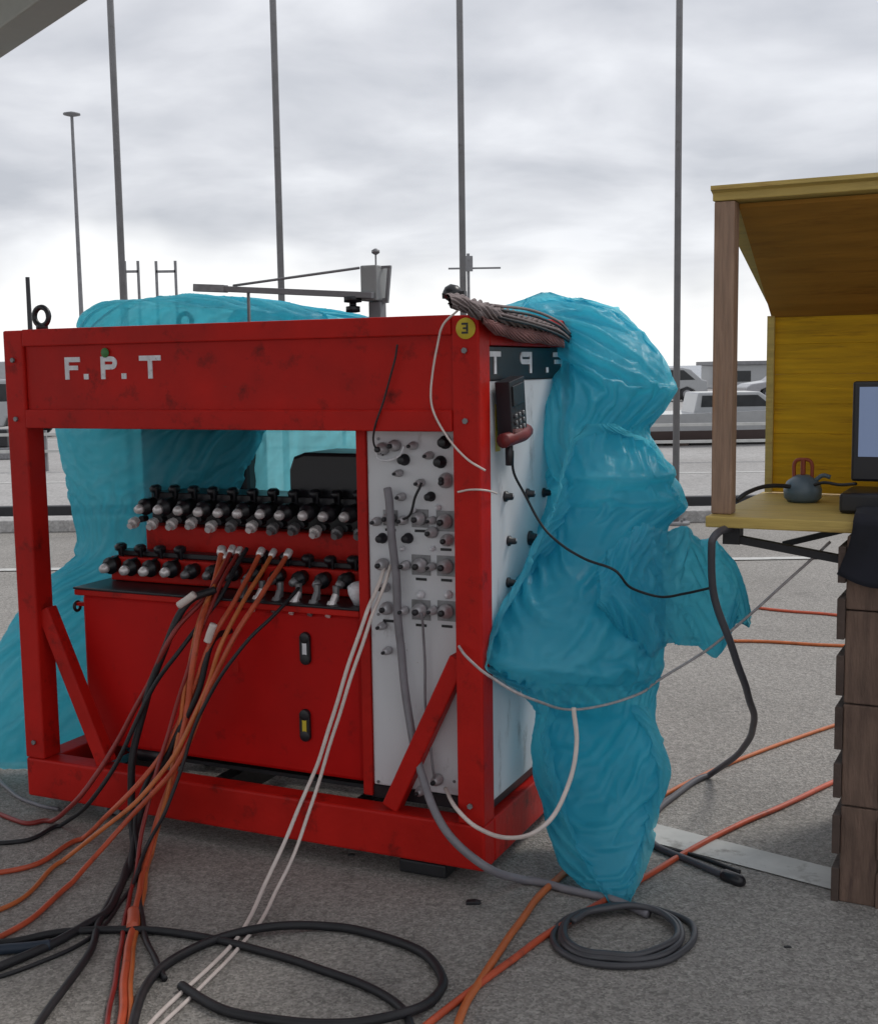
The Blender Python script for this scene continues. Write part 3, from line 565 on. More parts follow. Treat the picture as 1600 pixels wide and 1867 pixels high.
a_ = bl(685, 484); b = MB(); b.cyl((a_.x, 0, a_.z), (0, 0, 1), .003, .035, GREYP, 6); b.lathe((a_.x, 0, a_.z+.035), (0, 0, 1), [(0, .004), (.006, .014), (.014, .014), (.02, .004)], DULL, 10); b.build('sensor_ball', boom)
a_ = bl(470, 528); b = MB(); b.bar((a_.x, -.06, a_.z-.01), (a_.x, -.06, -.06), .008, .008, GREYP); b.build('prop', boom)

# ------------------------------------------------------------------ rolled webbing on the top corner
def roll(pts, r, m, name, parent, seed, flat=1.0):
    S = spline(pts, 16); b = MB(); n = 16; vs = []; fs = []; rs = random.Random(seed); ph = rs.random()*9
    for k, p in enumerate(S):
        d = (S[min(k+1, len(S)-1)]-S[max(k-1, 0)]).normalized(); a = Vector((0, 0, 1)); a = (a-d*a.dot(d)).normalized(); c = d.cross(a); t = k/(len(S)-1)
        for i in range(n):
            an = 2*math.pi*i/n; q = r*(1+.16*math.sin(3*an+ph+t*9)+.1*math.sin(5*an-t*17+ph)+.08*math.sin(t*40+an*2))*(.55+.45*min(1, 8*t, 8*(1-t)))
            vs.append(p + a*math.sin(an)*q*flat + c*math.cos(an)*q)
    for j in range(len(S)-1):
        for i in range(n): fs.append((j*n+i, j*n+(i+1) % n, (j+1)*n+(i+1) % n, (j+1)*n+i))
    fs.append(tuple(range(n))); fs.append(tuple(range(len(S)*n-1, len(S)*n-n-1, -1)))
    b.add(vs, fs, m, True); return b.build(name, parent)
wr = empty('webbing_roll', A0+Vector((0, 0, 1.70)), RACK_ROT); tag(wr, 'crumpled grey brown webbing strap bundle lying over the corner of the red frame', 'strap bundle')
b = MB(); b.lathe((-.105, .05, .048), (.25, 0, 1), [(0, .022), (.014, .030), (.030, .026), (.042, .012)], BLACK, 10); b.bar((-.13, .05, .058), (-.06, .05, .062), .018, .016, BLACK); b.build('shackle', wr)

# ------------------------------------------------------------------ pendant control
q = Sd(935, 755, .03); pen = empty('pendant_control', (q.x, q.y, q.z), RACK_ROT); tag(pen, 'black handheld pendant with a red grip hanging on the white cabinet side', 'control pendant')
b = MB(); b.box((-.028, -.062, -.055), (.018, .062, .105), PLATE); b.box((.018, -.045, .03), (.022, .045, .09), BLACK)
for i in range(3):
    for j in range(3): b.cyl((.0185, -.03+j*.03, -.04+i*.02), (1, 0, 0), .007, .006, DULL, 8)
o = b.build('handset_body', pen, bev=.008); o.rotation_euler = (R(8), 0, 0)
b = MB(); b.tube(spline([(.0, -.085, -.075), (.01, -.03, -.068), (.01, .05, -.062), (.0, .11, -.055)], 5), .022, mat('red_grip', (.16, .02, .02), .5, var=.3, nscale=20), 10); b.build('grip', pen)
b = MB(); b.box((.006, -.05, -.052), (.026, .01, -.042), PINKCL); b.cyl((.0, .11, -.055), (0, 1, 0), .016, .02, LETTER, 10); b.build('grip_end', pen)
b = MB(); b.cyl((0, -.035, -.09), (0, .02, -1), .012, .06, BLACK, 10); b.build('cable_gland', pen)

# ================================================================== BLUE SHEETS
def tri(x): return 2*np.abs(2*(x-np.floor(x+.5)))-1
def snoise(P, seed, f):
    g = np.random.default_rng(seed); o = 0
    for _ in range(5): k = g.normal(size=3)*f; o = o+np.sin(P@k+g.uniform(0, 6.28))
    return o/5
def crumple(P, seed, scale=1.0):
    g = np.random.default_rng(seed); o = 0
    for f, a, cnt in ((1.5, .55, 3), (2.9, .42, 4), (5.6, .20, 5), (11., .04, 4)):
        for _ in range(cnt):
            d = g.normal(size=3); d[2] *= .55; d /= np.linalg.norm(d)
            o = o + a/cnt*1.6*tri(P@d*f*scale + .30*snoise(P, int(g.integers(1e6)), 4.0) + g.uniform())
    return o
def up2(A, closed):
    nv, nh, _ = A.shape
    B = np.zeros((2*nv-1, nh, 3)); B[::2] = A
    pad = np.concatenate([2*A[:1]-A[1:2], A, 2*A[-1:]-A[-2:-1]]); B[1::2] = (-pad[:-3]+9*pad[1:-2]+9*pad[2:-1]-pad[3:])/16
    A = B
    if closed:
        C = np.zeros((A.shape[0], 2*nh, 3)); C[:, ::2] = A; C[:, 1::2] = (-np.roll(A, 1, 1)+9*A+9*np.roll(A, -1, 1)-np.roll(A, -2, 1))/16
    else:
        C = np.zeros((A.shape[0], 2*nh-1, 3)); C[:, ::2] = A
        pad = np.concatenate([2*A[:, :1]-A[:, 1:2], A, 2*A[:, -1:]-A[:, -2:-1]], 1); C[:, 1::2] = (-pad[:, :-3]+9*pad[:, 1:-2]+9*pad[:, 2:-1]-pad[:, 3:])/16
    return C
def relax(T, closed, sh, sv, iters, tol, seed, seedamp, bend=.12, grav=.0004, tight=None):
    """overdamped cloth: more sheet than the form needs (sh, sv), so it buckles into folds around the form T"""
    nv, nh, _ = T.shape
    ln = lambda a: np.linalg.norm(a, axis=-1, keepdims=True)
    hr = (lambda A, k: np.roll(A, -k, 1)) if closed else (lambda A, k: A[:, k:])
    hb = (lambda A, k: A) if closed else (lambda A, k: A[:, :A.shape[1]-k])
    rh = ln(hr(T, 1)-hb(T, 1))*sh; rv = ln(T[1:]-T[:-1])*sv
    rh = np.maximum(rh, .002)
    g = np.random.default_rng(seed); F = T.reshape(-1, 3)
    nz = np.stack([snoise(F, int(g.integers(1e6)), 9)+.7*snoise(F, int(g.integers(1e6)), 22) for _ in range(3)], 1).reshape(T.shape)
    nz[:, :, 2] *= .3
    X = T + nz*seedamp; 
    tt = np.full((nv, 1, 1), tol) if tight is None else tight.reshape(nv, 1, 1)*tol
    def pair(X, ia, ib, rest, k):
        d = X[ib]-X[ia]; l = ln(d); c = d*((l-rest)/np.maximum(l, 1e-7))*(.5*k); X[ia] += c; X[ib] -= c
    S_ = slice
    cnt = nh
    for it in range(iters):
        X[:, :, 2] -= grav
        for o in (0, 1):                                   # across
            a = np.arange(o, nh-(0 if closed else 1), 2); b_ = (a+1) % nh
            pair(X, (S_(None), a), (S_(None), b_), rh[:, a], 1.)
            a = np.arange(o, nv-1, 2); pair(X, (a,), (a+1,), rv[a], 1.)
        # shear
        w = nh if closed else nh-1
        for o in (0, 1):
            for di in (1, -1):
                a = np.arange(o, nv-1, 2); ca = np.arange(w); cb = (ca+1) % nh
                if di < 0: ca, cb = cb, ca
                hh_ = rh[a][:, np.arange(w)]; vv = rv[a][:, np.arange(w)]; rest = np.sqrt(hh_**2+vv**2)
                pair(X, (a[:, None], ca[None, :]), (a[:, None]+1, cb[None, :]), rest, .35)
        # bending
        for o in (0, 1, 2, 3):
            a = np.arange(o, nh-(0 if closed else 2), 4)
            if closed: a = a[a+2 <= nh]
            b_ = (a+2) % nh; m = (a+1) % nh; rr_ = rh[:, a]+(rh[:, m] if closed else rh[:, np.minimum(m, rh.shape[1]-1)]); pair(X, (S_(None), a), (S_(None), b_), rr_, bend)
            a = np.arange(o, nv-2, 4); pair(X, (a,), (a+2,), rv[a]+rv[a+1], bend)
        dlt = X-T; l = ln(dlt); X -= dlt*np.clip((l-tt)/np.maximum(l, 1e-7), 0, 1)*.35
        X[:, :, 2] = np.maximum(X[:, :, 2], .004)
    return X
def sheet_tube(rows, seed, nv=57, nt_=60, arc=(0, 2*math.pi), vert=True, sh=1.22, sv=1.04, tol=.045, knots=(), it=150, bend=.03, camp=.05, cs=1.0, fine=(60, .05)):
    """rows: (Lpoint, Rpoint, bulge) -> grid of a sheet wrapped round that form and let buckle"""
    Lp = np.array([r[0] for r in rows], float); Rp = np.array([r[1] for r in rows], float); B = np.array([r[2] for r in rows], float)
    d = np.r_[0, np.cumsum(np.linalg.norm(np.diff((Lp+Rp)/2, axis=0), axis=1)+.3*np.abs(np.diff(np.linalg.norm(Rp-Lp, axis=1))))]; d /= d[-1]
    t = np.linspace(0, 1, nv)
    I = lambda A: np.stack([np.interp(t, d, A[:, k]) for k in range(3)], 1)
    Lc, Rc, b = I(Lp), I(Rp), np.interp(t, d, B)
    closed = arc[1]-arc[0] > 6.28
    th = np.linspace(arc[0], arc[1], nt_, endpoint=not closed)
    mid = (Lc+Rc)/2; h = (Rc-Lc)/2; w = np.linalg.norm(h, axis=1, keepdims=True)
    nrm = np.stack([h[:, 1], -h[:, 0], 0*h[:, 0]], 1)
    if not vert: nrm = np.tile(np.array([[.2, -1., .05]]), (nv, 1))
    nrm = nrm/np.maximum(np.linalg.norm(nrm, axis=1, keepdims=True), 1e-6); nrm[nrm[:, 1] > 0] *= -1
    c = np.cos(th)[None, :, None]; s = np.sin(th)[None, :, None]
    P = mid[:, None, :] + h[:, None, :]*np.sign(c)*np.abs(c)**.85 + nrm[:, None, :]*(b[:, None, None])*s
    outd = (h/np.maximum(w, 1e-6))[:, None, :]*c + nrm[:, None, :]*s
    fac = np.clip(w/.12, .1, 1)*np.clip(np.minimum(t, 1-t)/.05, .2, 1)[:, None]
    P = P + outd*(crumple(P.reshape(-1, 3), seed, cs).reshape(nv, nt_)*camp*fac*(1-.45*np.abs(np.cos(th)))[None, :])[:, :, None]
    tight = I(np.array([[r[3] if len(r) > 3 else 1.]*3 for r in rows]))[:, 0].copy()
    for (tk, wk, f) in knots: tight *= 1-(1-f)*np.exp(-((t-tk)/wk)**2)
    wl = np.clip(w[:, 0]/.10, .12, 1); tight *= wl
    shv = (1+(sh-1)*np.ones((nv, 1, 1)))
    for (tk, wk, f) in knots: shv = shv + (.25*np.exp(-((t-tk)/wk)**2)).reshape(nv, 1, 1)
    X = relax(P, closed, shv, sv, it, tol, seed, .012, bend=bend, tight=tight)
    X = up2(X, closed); X = relax(X, closed, 1.02, 1.02, 40, .006, seed+5, .0010, bend=.02, grav=0)
    nv, nt_ = X.shape[:2]
    vs = X.reshape(-1, 3).tolist(); fs = []
    for j in range(nv-1):
        for i in range(nt_ if closed else nt_-1): k = (i+1) % nt_; fs.append((j*nt_+i, j*nt_+k, (j+1)*nt_+k, (j+1)*nt_+i))
    return vs, fs
def D3(x, y, Y): return tuple(atY(x, y, Y))
# right bundle
rows = []
for y, xl, dl, xr, dr_, bu in ((531, 985, 4.35, 1005, 4.35, .01), (535, 955, 4.33, 1040, 4.35, .05), (545, 915, 4.30, 1085, 4.35, .11), (562, 905, 4.30, 1128, 4.34, .16), (600, 985, 4.28, 1165, 4.30, .19), (650, 1008, 4.20, 1189, 4.25, .20), (700, 1006, 4.08, 1201, 4.22, .19),
        (740, 1003, 4.02, 1190, 4.18, .16), (775, 1000, 4.00, 1166, 4.12, .12), (800, 1001, 3.99, 1183, 4.10, .13), (850, 1003, 3.98, 1214, 4.05, .17), (900, 1003, 3.97, 1236, 4.0, .14), (918, 1000, 3.96, 1252, 3.99, .12), (945, 990, 3.93, 1214, 3.97, .16), (980, 978, 3.90, 1196, 3.95, .17),
        (1020, 962, 3.82, 1196, 3.92, .18), (1080, 932, 3.70, 1197, 3.88, .18), (1140, 908, 3.60, 1196, 3.86, .17), (1195, 893, 3.53, 1193, 3.84, .15), (1250, 950, 3.72, 1189, 3.80, .11), (1285, 985, 3.80, 1187, 3.76, .08), (1340, 985, 3.82, 1201, 3.73, .11),
        (1400, 985, 3.80, 1212, 3.68, .14), (1450, 1000, 3.74, 1206, 3.62, .14), (1500, 1010, 3.66, 1191, 3.57, .13), (1550, 1030, 3.58, 1174, 3.52, .10), (1600, 1063, 3.51, 1159, 3.46, .07), (1640, 1100, 3.44, 1147, 3.42, .035), (1662, 1122, 3.39, 1138, 3.39, .012)):
    rows.append((D3(xl, y, dl), D3(xr, y, dr_), bu, .35 if y in (900, 918, 945) else .25 if y > 1580 else 1.))
vs, fs = sheet_tube(rows, 11, 112, 90, knots=((.25, .04, .45), (.68, .03, .3)), sh=1.07, sv=1.05, tol=.022)
tb = MB(); tb.add(vs, fs, TARP, True)
rows = []
for x, yt, yb, dd_, bu in ((1090, 1030, 1100, 3.56, .02), (1135, 970, 1150, 3.60, .05), (1175, 940, 1186, 3.70, .07), (1215, 962, 1178, 3.80, .07), (1245, 950, 1182, 3.86, .07), (1275, 985, 1172, 3.90, .06), (1300, 978, 1184, 3.91, .05), (1318, 1002, 1150, 3.91, .035), (1334, 1020, 1120, 3.90, .03), (1350, 1062, 1124, 3.89, .02), (1364, 1105, 1140, 3.88, .012)):
    rows.append((D3(x, yt, dd_+.03), D3(x, yb, dd_-.03), bu, .5))
vs, fs = sheet_tube(rows, 26, 70, 80, vert=False, sh=1.10, sv=1.08, tol=.028, camp=.06, cs=1.5)
tb.add(vs, fs, TARP, True)
rows = []                                                     # loose outer layer fanning down to the rope, free left edge
for y, xl, dl, xr, dr_, bu in ((770, 1070, 3.86, 1120, 3.88, .02), (800, 1040, 3.84, 1190, 3.98, .05), (850, 1030, 3.80, 1222, 3.95, .09), (925, 1012, 3.76, 1256, 3.92, .11), (960, 1002, 3.72, 1205, 3.88, .11), (1020, 972, 3.66, 1190, 3.84, .12), (1090, 935, 3.58, 1192, 3.80, .12), (1160, 898, 3.50, 1194, 3.77, .11), (1215, 886, 3.48, 1188, 3.73, .08), (1255, 945, 3.58, 1180, 3.69, .05)):
    rows.append((D3(xl, y, dl), D3(xr, y, dr_), bu, .5))
vs, fs = sheet_tube(rows, 41, 66, 60, arc=(math.pi, 2*math.pi), sh=1.05, sv=1.04, tol=.02, camp=.05, cs=1.0)
tb.add(vs, fs, TARP, True)
rows = []                                                     # lower skirt below the rope
for y, xl, dl, xr, dr_, bu in ((1285, 1000, 3.66, 1180, 3.66, .04), (1340, 992, 3.66, 1206, 3.64, .08), (1405, 1002, 3.62, 1216, 3.60, .09), (1470, 1018, 3.55, 1200, 3.54, .08), (1540, 1050, 3.49, 1182, 3.48, .06), (1600, 1085, 3.42, 1165, 3.42, .03), (1655, 1118, 3.37, 1142, 3.37, .01)):
    rows.append((D3(xl, y, dl), D3(xr, y, dr_), bu, .5))
vs, fs = sheet_tube(rows, 43, 50, 44, arc=(math.pi, 2*math.pi), sh=1.05, sv=1.04, tol=.018, camp=.035, cs=1.3)
tb.add(vs, fs, TARP, True)
rows = []                                                     # cape folded over the top
for y, xl, dl, xr, dr_, bu in ((537, 960, 4.24, 1060, 4.26, .02), (556, 955, 4.20, 1130, 4.24, .07), (600, 1035, 4.16, 1172, 4.18, .09), (650, 1040, 4.10, 1196, 4.12, .10), (700, 1035, 4.02, 1206, 4.10, .10), (755, 1030, 3.95, 1190, 4.06, .08), (778, 1050, 3.93, 1168, 4.04, .05)):
    rows.append((D3(xl, y, dl), D3(xr, y, dr_), bu, .5))
vs, fs = sheet_tube(rows, 47, 50, 60, arc=(math.pi, 2*math.pi), sh=1.10, sv=1.02, tol=.022, camp=.045, cs=1.3)
tb.add(vs, fs, TARP, True)
base = Vector((.5, 3.8, 0)); tb.v = [tuple(Vector(v)-base) for v in tb.v]
o = tb.build('tarp'); o.location = base; tag(o, 'crumpled blue plastic sheet bundled and tied round the right rear of the red rack', 'tarp', 'blue plastic sheets')
# left sheet
rows = []
for y, xl, dl, xr, dr_, bu in ((536, 290, 4.75, 320, 4.75, .02), (538, 215, 4.78, 430, 4.72, .10), (544, 185, 4.80, 535, 4.64, .16), (560, 160, 4.83, 590, 4.60, .20), (585, 145, 4.86, 600, 4.6, .22), (640, 128, 4.86, 560, 4.6, .20), (700, 115, 4.84, 540, 4.62, .18), (780, 110, 4.80, 470, 4.7, .17), (850, 120, 4.78, 440, 4.72, .15),
        (930, 130, 4.76, 420, 4.74, .13), (975, 140, 4.74, 400, 4.74, .11), (1005, 130, 4.72, 400, 4.74, .10), (1050, 75, 4.70, 400, 4.72, .10), (1110, 22, 4.68, 380, 4.72, .11), (1180, -15, 4.66, 360, 4.72, .12), (1260, -40, 4.62, 340, 4.70, .12), (1330, -55, 4.60, 320, 4.68, .10), (1385, -60, 4.58, 300, 4.66, .05)):
    rows.append((D3(xl, y, dl), D3(xr, y, dr_), bu))
vs, fs = sheet_tube(rows, 31, 110, 110, knots=((.55, .04, .5),), sh=1.06, sv=1.03, tol=.022, camp=.05)
tb = MB(); tb.add(vs, fs, TARP, True)
rows = []
for y, xl, xr in ((556, 430, 560), (566, 420, 640), (578, 415, 705), (640, 415, 712), (760, 410, 705), (860, 405, 700), (960, 405, 700), (1060, 405, 700)):
    rows.append((D3(xl, y, 4.78), D3(xr, y, 4.58), .02))
vs, fs = sheet_tube(rows, 37, 50, 50, arc=(math.pi, 2*math.pi), sh=1.03, sv=1.01, tol=.015, camp=.02)
tb.add(vs, fs, TARP, True)
base = Vector((-1, 4.75, 0)); tb.v = [tuple(Vector(v)-base) for v in tb.v]
o = tb.build('tarp'); o.location = base; tag(o, 'blue plastic sheet draped over the rear and left end of the red rack', 'tarp', 'blue plastic sheets')

# wrapped cloth of the strap bundle on the rack corner
for k, (rows_, m_s, nm) in enumerate((
    (((815, 534, 824, 560, .02), (838, 534, 848, 568, .04), (880, 550, 890, 588, .045), (930, 566, 935, 600, .045), (985, 582, 988, 608, .035), (1028, 596, 1030, 616, .02)), CLOTH, 'folded_cloth'),
    (((878, 576, 880, 588, .010), (900, 586, 902, 606, .018), (935, 594, 938, 620, .02), (990, 604, 994, 626, .018), (1026, 612, 1028, 632, .01)), PINKCL, 'strap_fold'))):
    rr_ = [(tuple(Sd(a_, b_, .012+.018*k)+Vector((0, 0, 0))), tuple(Sd(c_, d_, .012+.018*k)), e_2, .6) for a_, b_, c_, d_, e_2 in rows_]
    vs, fs = sheet_tube(rr_, 61+k, 70, 40, vert=False, sh=1.10, sv=1.03, tol=.012, camp=.05, cs=3.0)
    b = MB(); b.add([loc_rack(Vector(v))-Vector((0, 0, 1.70)) for v in vs], fs, m_s, True); b.build(nm, wr)
b = MB()
for q_ in range(4): b.tube(spline([(-.09+.01*q_, .02-.004*q_, .045), (-.03, .02-.006*q_, .034-.006*q_), (.035+.004*q_, .08, .025-.012*q_), (.05, .3, .02-.016*q_+.01*math.sin(q_*3)), (.045, .55, -.005-.014*q_), (.03, .72, -.04-.01*q_)], 8), .0045, RUBBER if q_ % 2 else CLOTH, 6)
b.build('loose_cords', wr)

# ================================================================== BOOTH
BR = math.atan2(-.447, .894); B0 = Vector((.84, 3.60, 0)); BX = Vector((.894, -.447, 0)); BY = Vector((.447, .894, 0))
booth = empty('wooden_booth', B0, BR); tag(booth, 'open wooden booth with yellow board back, sloping brown roof and shelf', 'booth')
def lb(p): q = p-B0; return Vector((q.dot(BX), q.dot(BY), p.z))
BW = 1.7
b = MB(); b.box((-.036, 0, 1.109), (.024, .06, 2.017), POST); b.build('post', booth, bev=.004)
b = MB(); b.box((BW-.06, 0, 1.112), (BW, .06, 2.0), POST); b.build('post', booth, bev=.004)
b = MB(); b.box((-.040, -.004, 2.018), (BW, .045, 2.045), SHELF); b.build('front_beam', booth, bev=.003)
b = MB(); zf, zk = 2.046, 1.715
b.add([(-.042, -.02, zf+.002), (BW, -.02, zf+.002), (BW, .70, zk+.004), (-.006, .70, zk+.004), (-.042, -.02, zf+.014), (BW, -.02, zf+.014), (BW, .70, zk+.016), (-.006, .70, zk+.016)], [(0, 3, 2, 1), (4, 5, 6, 7), (0, 1, 5, 4), (1, 2, 6, 5), (2, 3, 7, 6), (3, 0, 4, 7)], SHELF); b.build('roof_board', booth)
b = MB()
b.add([(.026, .046, 2.0), (BW, .046, 2.0), (BW, .655, 1.705), (.0, .655, 1.705), (.026, .046, 2.012), (BW, .046, 2.012), (BW, .655, 1.717), (.0, .655, 1.717)], [(0, 3, 2, 1), (4, 5, 6, 7), (0, 1, 5, 4), (1, 2, 6, 5), (2, 3, 7, 6), (3, 0, 4, 7)], CEIL); b.build('ceiling_board', booth)
b = MB()
for k in range(6): z0 = 1.112+k*.1005; b.box((.0, .66, z0), (BW, .678, z0+.1003), PLY)
b.build('back_wall', booth, bev=.0015)
b = MB(); b.box((-.012, .645, 1.112), (.012, .659, 1.71), SHELF); b.build('corner_trim', booth)
b = MB(); b.box((-.04, -.05, 1.075), (BW, .135, 1.108), SHELF); b.box((-.03, .139, 1.078), (BW, .42, 1.108), SHELF); b.box((-.03, .424, 1.077), (BW, .70, 1.108), SHELF); b.build('shelf', booth, bev=.004)
b = MB(); b.bar((0, .02, 1.04), (.34, .02, .99), .03, .022, RUBBER); b.bar((.12, .3, .985), (.34, .3, 1.05), .02, .018, RUBBER); b.box((.0, .0, 1.02), (.05, .05, 1.074), RUBBER); b.build('shelf_bracket', booth)
# pallet
def pallet(x0, label):
    e_ = empty('pallet', B0+BX*x0+BY*-.054, BR); tag(e_, label, 'pallet', 'upright pallets under the booth')
    for y in (0, .36, .70):
        z0 = .0
        for k, hgt in enumerate((.29, .30, .27, .212)):
            b = MB(); b.box((.022, y, z0), (.122, y+.095, z0+hgt-.004), PALLET); b.build('stringer', e_, bev=.004); z0 += hgt
    z0 = .0; rs = random.Random(3)
    while z0 < 1.0:
        h = rs.uniform(.09, .13); 
        for xx in (0, .1225):
            b = MB(); b.box((xx, -.006+rs.uniform(-.004, .004), z0), (xx+.0215, .80, min(z0+h, 1.072)), PALLETD if xx == 0 else PALLET); b.build('deck_board', e_, bev=.002)
        z0 += h + rs.uniform(.03, .055)
    return e_
pallet(.34, 'weathered brown pallet standing on edge under the booth shelf')
# monitor on shelf
mo = empty('monitor', B0+BX*.50+BY*.25+Vector((0, 0, 1.109)), BR); tag(mo, 'black framed screen standing on the booth shelf at right edge', 'monitor')
b = MB(); b.box((-.175, 0, .085), (.3, .035, .385), BLACK); b.build('monitor_case', mo, bev=.008)
b = MB(); b.box((-.155, -.003, .16), (.285, -.0005, .368), SCREEN); b.build('screen', mo)
b = MB(); b.box((-.19, -.12, 0), (.3, .12, .06), BLACK); b.box((-.03, .04, .02), (.1, .07, .2), BLACK); b.build('monitor_stand', mo, bev=.01)
# black cloth hanging over the shelf
nv, nh = 26, 30; vs = []
for j in range(nv):
    t = j/(nv-1)
    for i in range(nh):
        u_ = i/(nh-1); x = .33+.05*math.sin(t*3)+u_*.55
        if t < .5: y = .25-t*2*.31; z = 1.114+.02*abs(math.sin(u_*9+t*4))
        else: y = -.062-.02*abs(math.sin(u_*12+t*3)); z = 1.12-(t-.5)*2*.16*(1+.2*math.sin(u_*7))
        vs.append(B0+BX*x+BY*y+Vector((0, 0, z)))
fs = [(j*nh+i, j*nh+i+1, (j+1)*nh+i+1, (j+1)*nh+i) for j in range(nv-1) for i in range(nh-1)]
b = MB(); bo = B0+BX*.5; b.add([v-bo for v in vs], fs, mat('black_cloth', (.010, .011, .018), .9, var=.3), True); o = b.build('dark_cloth'); o.location = bo
sm = o.modifiers.new('solid', 'SOLIDIFY'); sm.thickness = .006; tag(o, 'black cloth lying under the monitor and hanging over the shelf edge', 'cloth')
# black block standing in for the shaded interior between the pallets
b = MB(); b.box((0, 0, .02), (.5, .5, 1.04), BLACK); o = b.build('pallet_gap_shade', bev=.015); o.location = B0+BX*.50+BY*-.02; o.rotation_euler = (0, 0, BR); tag(o, 'tall black block standing in for the shade right of the upright pallet', 'shade block')
# blue-grey can
q = B0+BX*.155+BY*.42; can = empty('canister', (q.x, q.y, 1.109), BR); tag(can, 'small blue grey canister with a brown red handle on the booth shelf', 'canister')
b = MB(); b.lathe((0, 0, 0), (0, 0, 1), [(0, .045), (.012, .058), (.04, .06), (.065, .05), (.08, .03), (.086, .02)], BLUEG, 20); b.build('can_body', can)
RB = mat('brown_red_handle', (.28, .05, .02), .5)
b = MB(); b.tube(spline([(-.028, 0, .07), (-.026, 0, .125), (0, 0, .135), (.026, 0, .125), (.028, 0, .07)], 6), .006, RB, 8); b.cyl((0, 0, .086), (0, 0, 1), .008, .05, RB, 8); b.build('can_handle', can)
b = MB(); b.tube(spline([(.03, 0, .06), (.06, 0, .085), (.085, 0, .08)], 5), .007, BLUEG, 8); b.build('spout', can)

# ================================================================== CABLES AND HOSES
hg = 'hoses hanging from the couplings'
def ends(m, r):
    def f(b, S):
        d = (S[0]-S[2]).normalized(); b.lathe(S[0]-d*.03, d, [(0, r*1.3), (.008, r*1.6), (.03, r*1.6), (.034, r*1.1)], m, 10)
    return f
cable('hose', [(405, 1000, .28), (385, 1080, .12), (362, 1160, -.03), (340, 1290, -.06), (318, 1400, -.09), (288, 1500, -.14), (262, 1592, 'g'), (248, 1650, 'g'), (241, 1700, 'g'), (228, 1780, 'g'), (216, 1890, 'g')], .0105, ORANGE, 'thick orange hose falling over the base rail and running to the bottom edge', 'hose', hg, ends(STEEL, .0105))
cable('hose', [(425, 998, .28), (380, 1085, .1), (320, 1150, -.02), (262, 1260, -.05), (215, 1350, -.08), (180, 1410, -.12), (135, 1465, -.16), (90, 1498, 'g'), (40, 1500, 'g'), (-40, 1465, 'g')], .0085, DKRED, 'dark red hose curving off to the left, highest of the hoses at the left edge', 'hose', hg, ends(STEEL, .0085))
cable('hose', [(450, 1000, .28), (400, 1090, .1), (330, 1180, -.03), (275, 1262, -.06), (225, 1370, -.1), (165, 1460, -.14), (110, 1506, 'g'), (50, 1532, 'g'), (-60, 1540, 'g')], .0075, RUBBER, 'thin black hose curving away left between two red ones', 'hose', hg)
cable('hose', [(478, 1002, .28), (430, 1090, .1), (390, 1160, -.02), (340, 1290, -.05), (285, 1388, -.10), (212, 1470, -.2), (150, 1530, 'g'), (60, 1578, 'g'), (-60, 1600, 'g')], .0085, ORANGE, 'orange red hose reaching the left edge just below the thin black hose', 'hose', hg, ends(STEEL, .0085))
cable('hose', [(528, 1005, .28), (475, 1085, .1), (430, 1160, -.02), (385, 1250, -.05), (330, 1380, -.10), (275, 1450, -.15), (212, 1520, -.22), (130, 1610, 'g'), (50, 1680, 'g'), (-60, 1740, 'g')], .0085, ORANGE, 'orange hose from the rightmost coupling, lowest orange one at the left edge', 'hose', hg, ends(STEEL, .0085))
cable('hose', [(392, 1075, .10), (340, 1100, .02), (300, 1180, -.03), (262, 1300, -.05), (240, 1400, -.08), (238, 1480, -.1), (240, 1560, 'g'), (205, 1650, 'g'), (150, 1690, 'g'), (80, 1728, 'g'), (-40, 1780, 'g')], .0125, RUBBER, 'thick black hose dropping from the tank lid and curving to the lower left edge', 'hose', hg)
cable('hose', [(420, 1150, .10), (385, 1170, -.02), (360, 1260, -.05), (315, 1360, -.07), (275, 1440, -.1), (250, 1500, -.14), (232, 1590, 'g'), (188, 1670, 'g'), (160, 1740, 'g'), (110, 1810, 'g'), (55, 1895, 'g')], .0105, RUBBER, 'black hose running straight down to the bottom left corner', 'hose', hg)
cable('hose', [(345, 1280, -.045), (300, 1370, -.06), (262, 1440, -.09), (246, 1510, -.16), (255, 1600, 'g'), (263, 1700, 'g'), (280, 1750, 'g'), (300, 1785, 'g')], .0085, RUBBER, 'short black hose end stopping at the big black loop', 'hose', hg)
cable('hose', [(415, 1010, .27), (372, 1110, .05), (345, 1220, -.04), (325, 1330, -.07), (305, 1440, -.12), (278, 1560, 'g'), (262, 1620, 'g'), (250, 1690, 'g'), (240, 1780, 'g'), (232, 1890, 'g')], .0075, BRIGHTOR, 'bright orange hose lying close beside the thick one at the bottom edge', 'hose', hg, ends(STEEL, .0075))
cable('hose', [(500, 1004, .28), (450, 1090, .1), (408, 1165, -.03), (372, 1260, -.06), (322, 1370, -.12), (262, 1450, -.2), (190, 1510, -.28), (110, 1572, 'g'), (40, 1640, 'g'), (-60, 1680, 'g')], .0075, BRIGHTOR, 'thin bright orange hose between the two lowest hoses at the left edge', 'hose', hg, ends(STEEL, .0075))
cable('hose', [(438, 1000, .28), (395, 1085, .1), (352, 1185, -.04), (318, 1300, -.07), (290, 1400, -.11), (262, 1500, -.18), (244, 1600, 'g'), (226, 1700, 'g'), (205, 1800, 'g'), (192, 1895, 'g')], .007, DKRED, 'thin dark red hose leftmost of those reaching the bottom edge', 'hose', hg, ends(STEEL, .007))
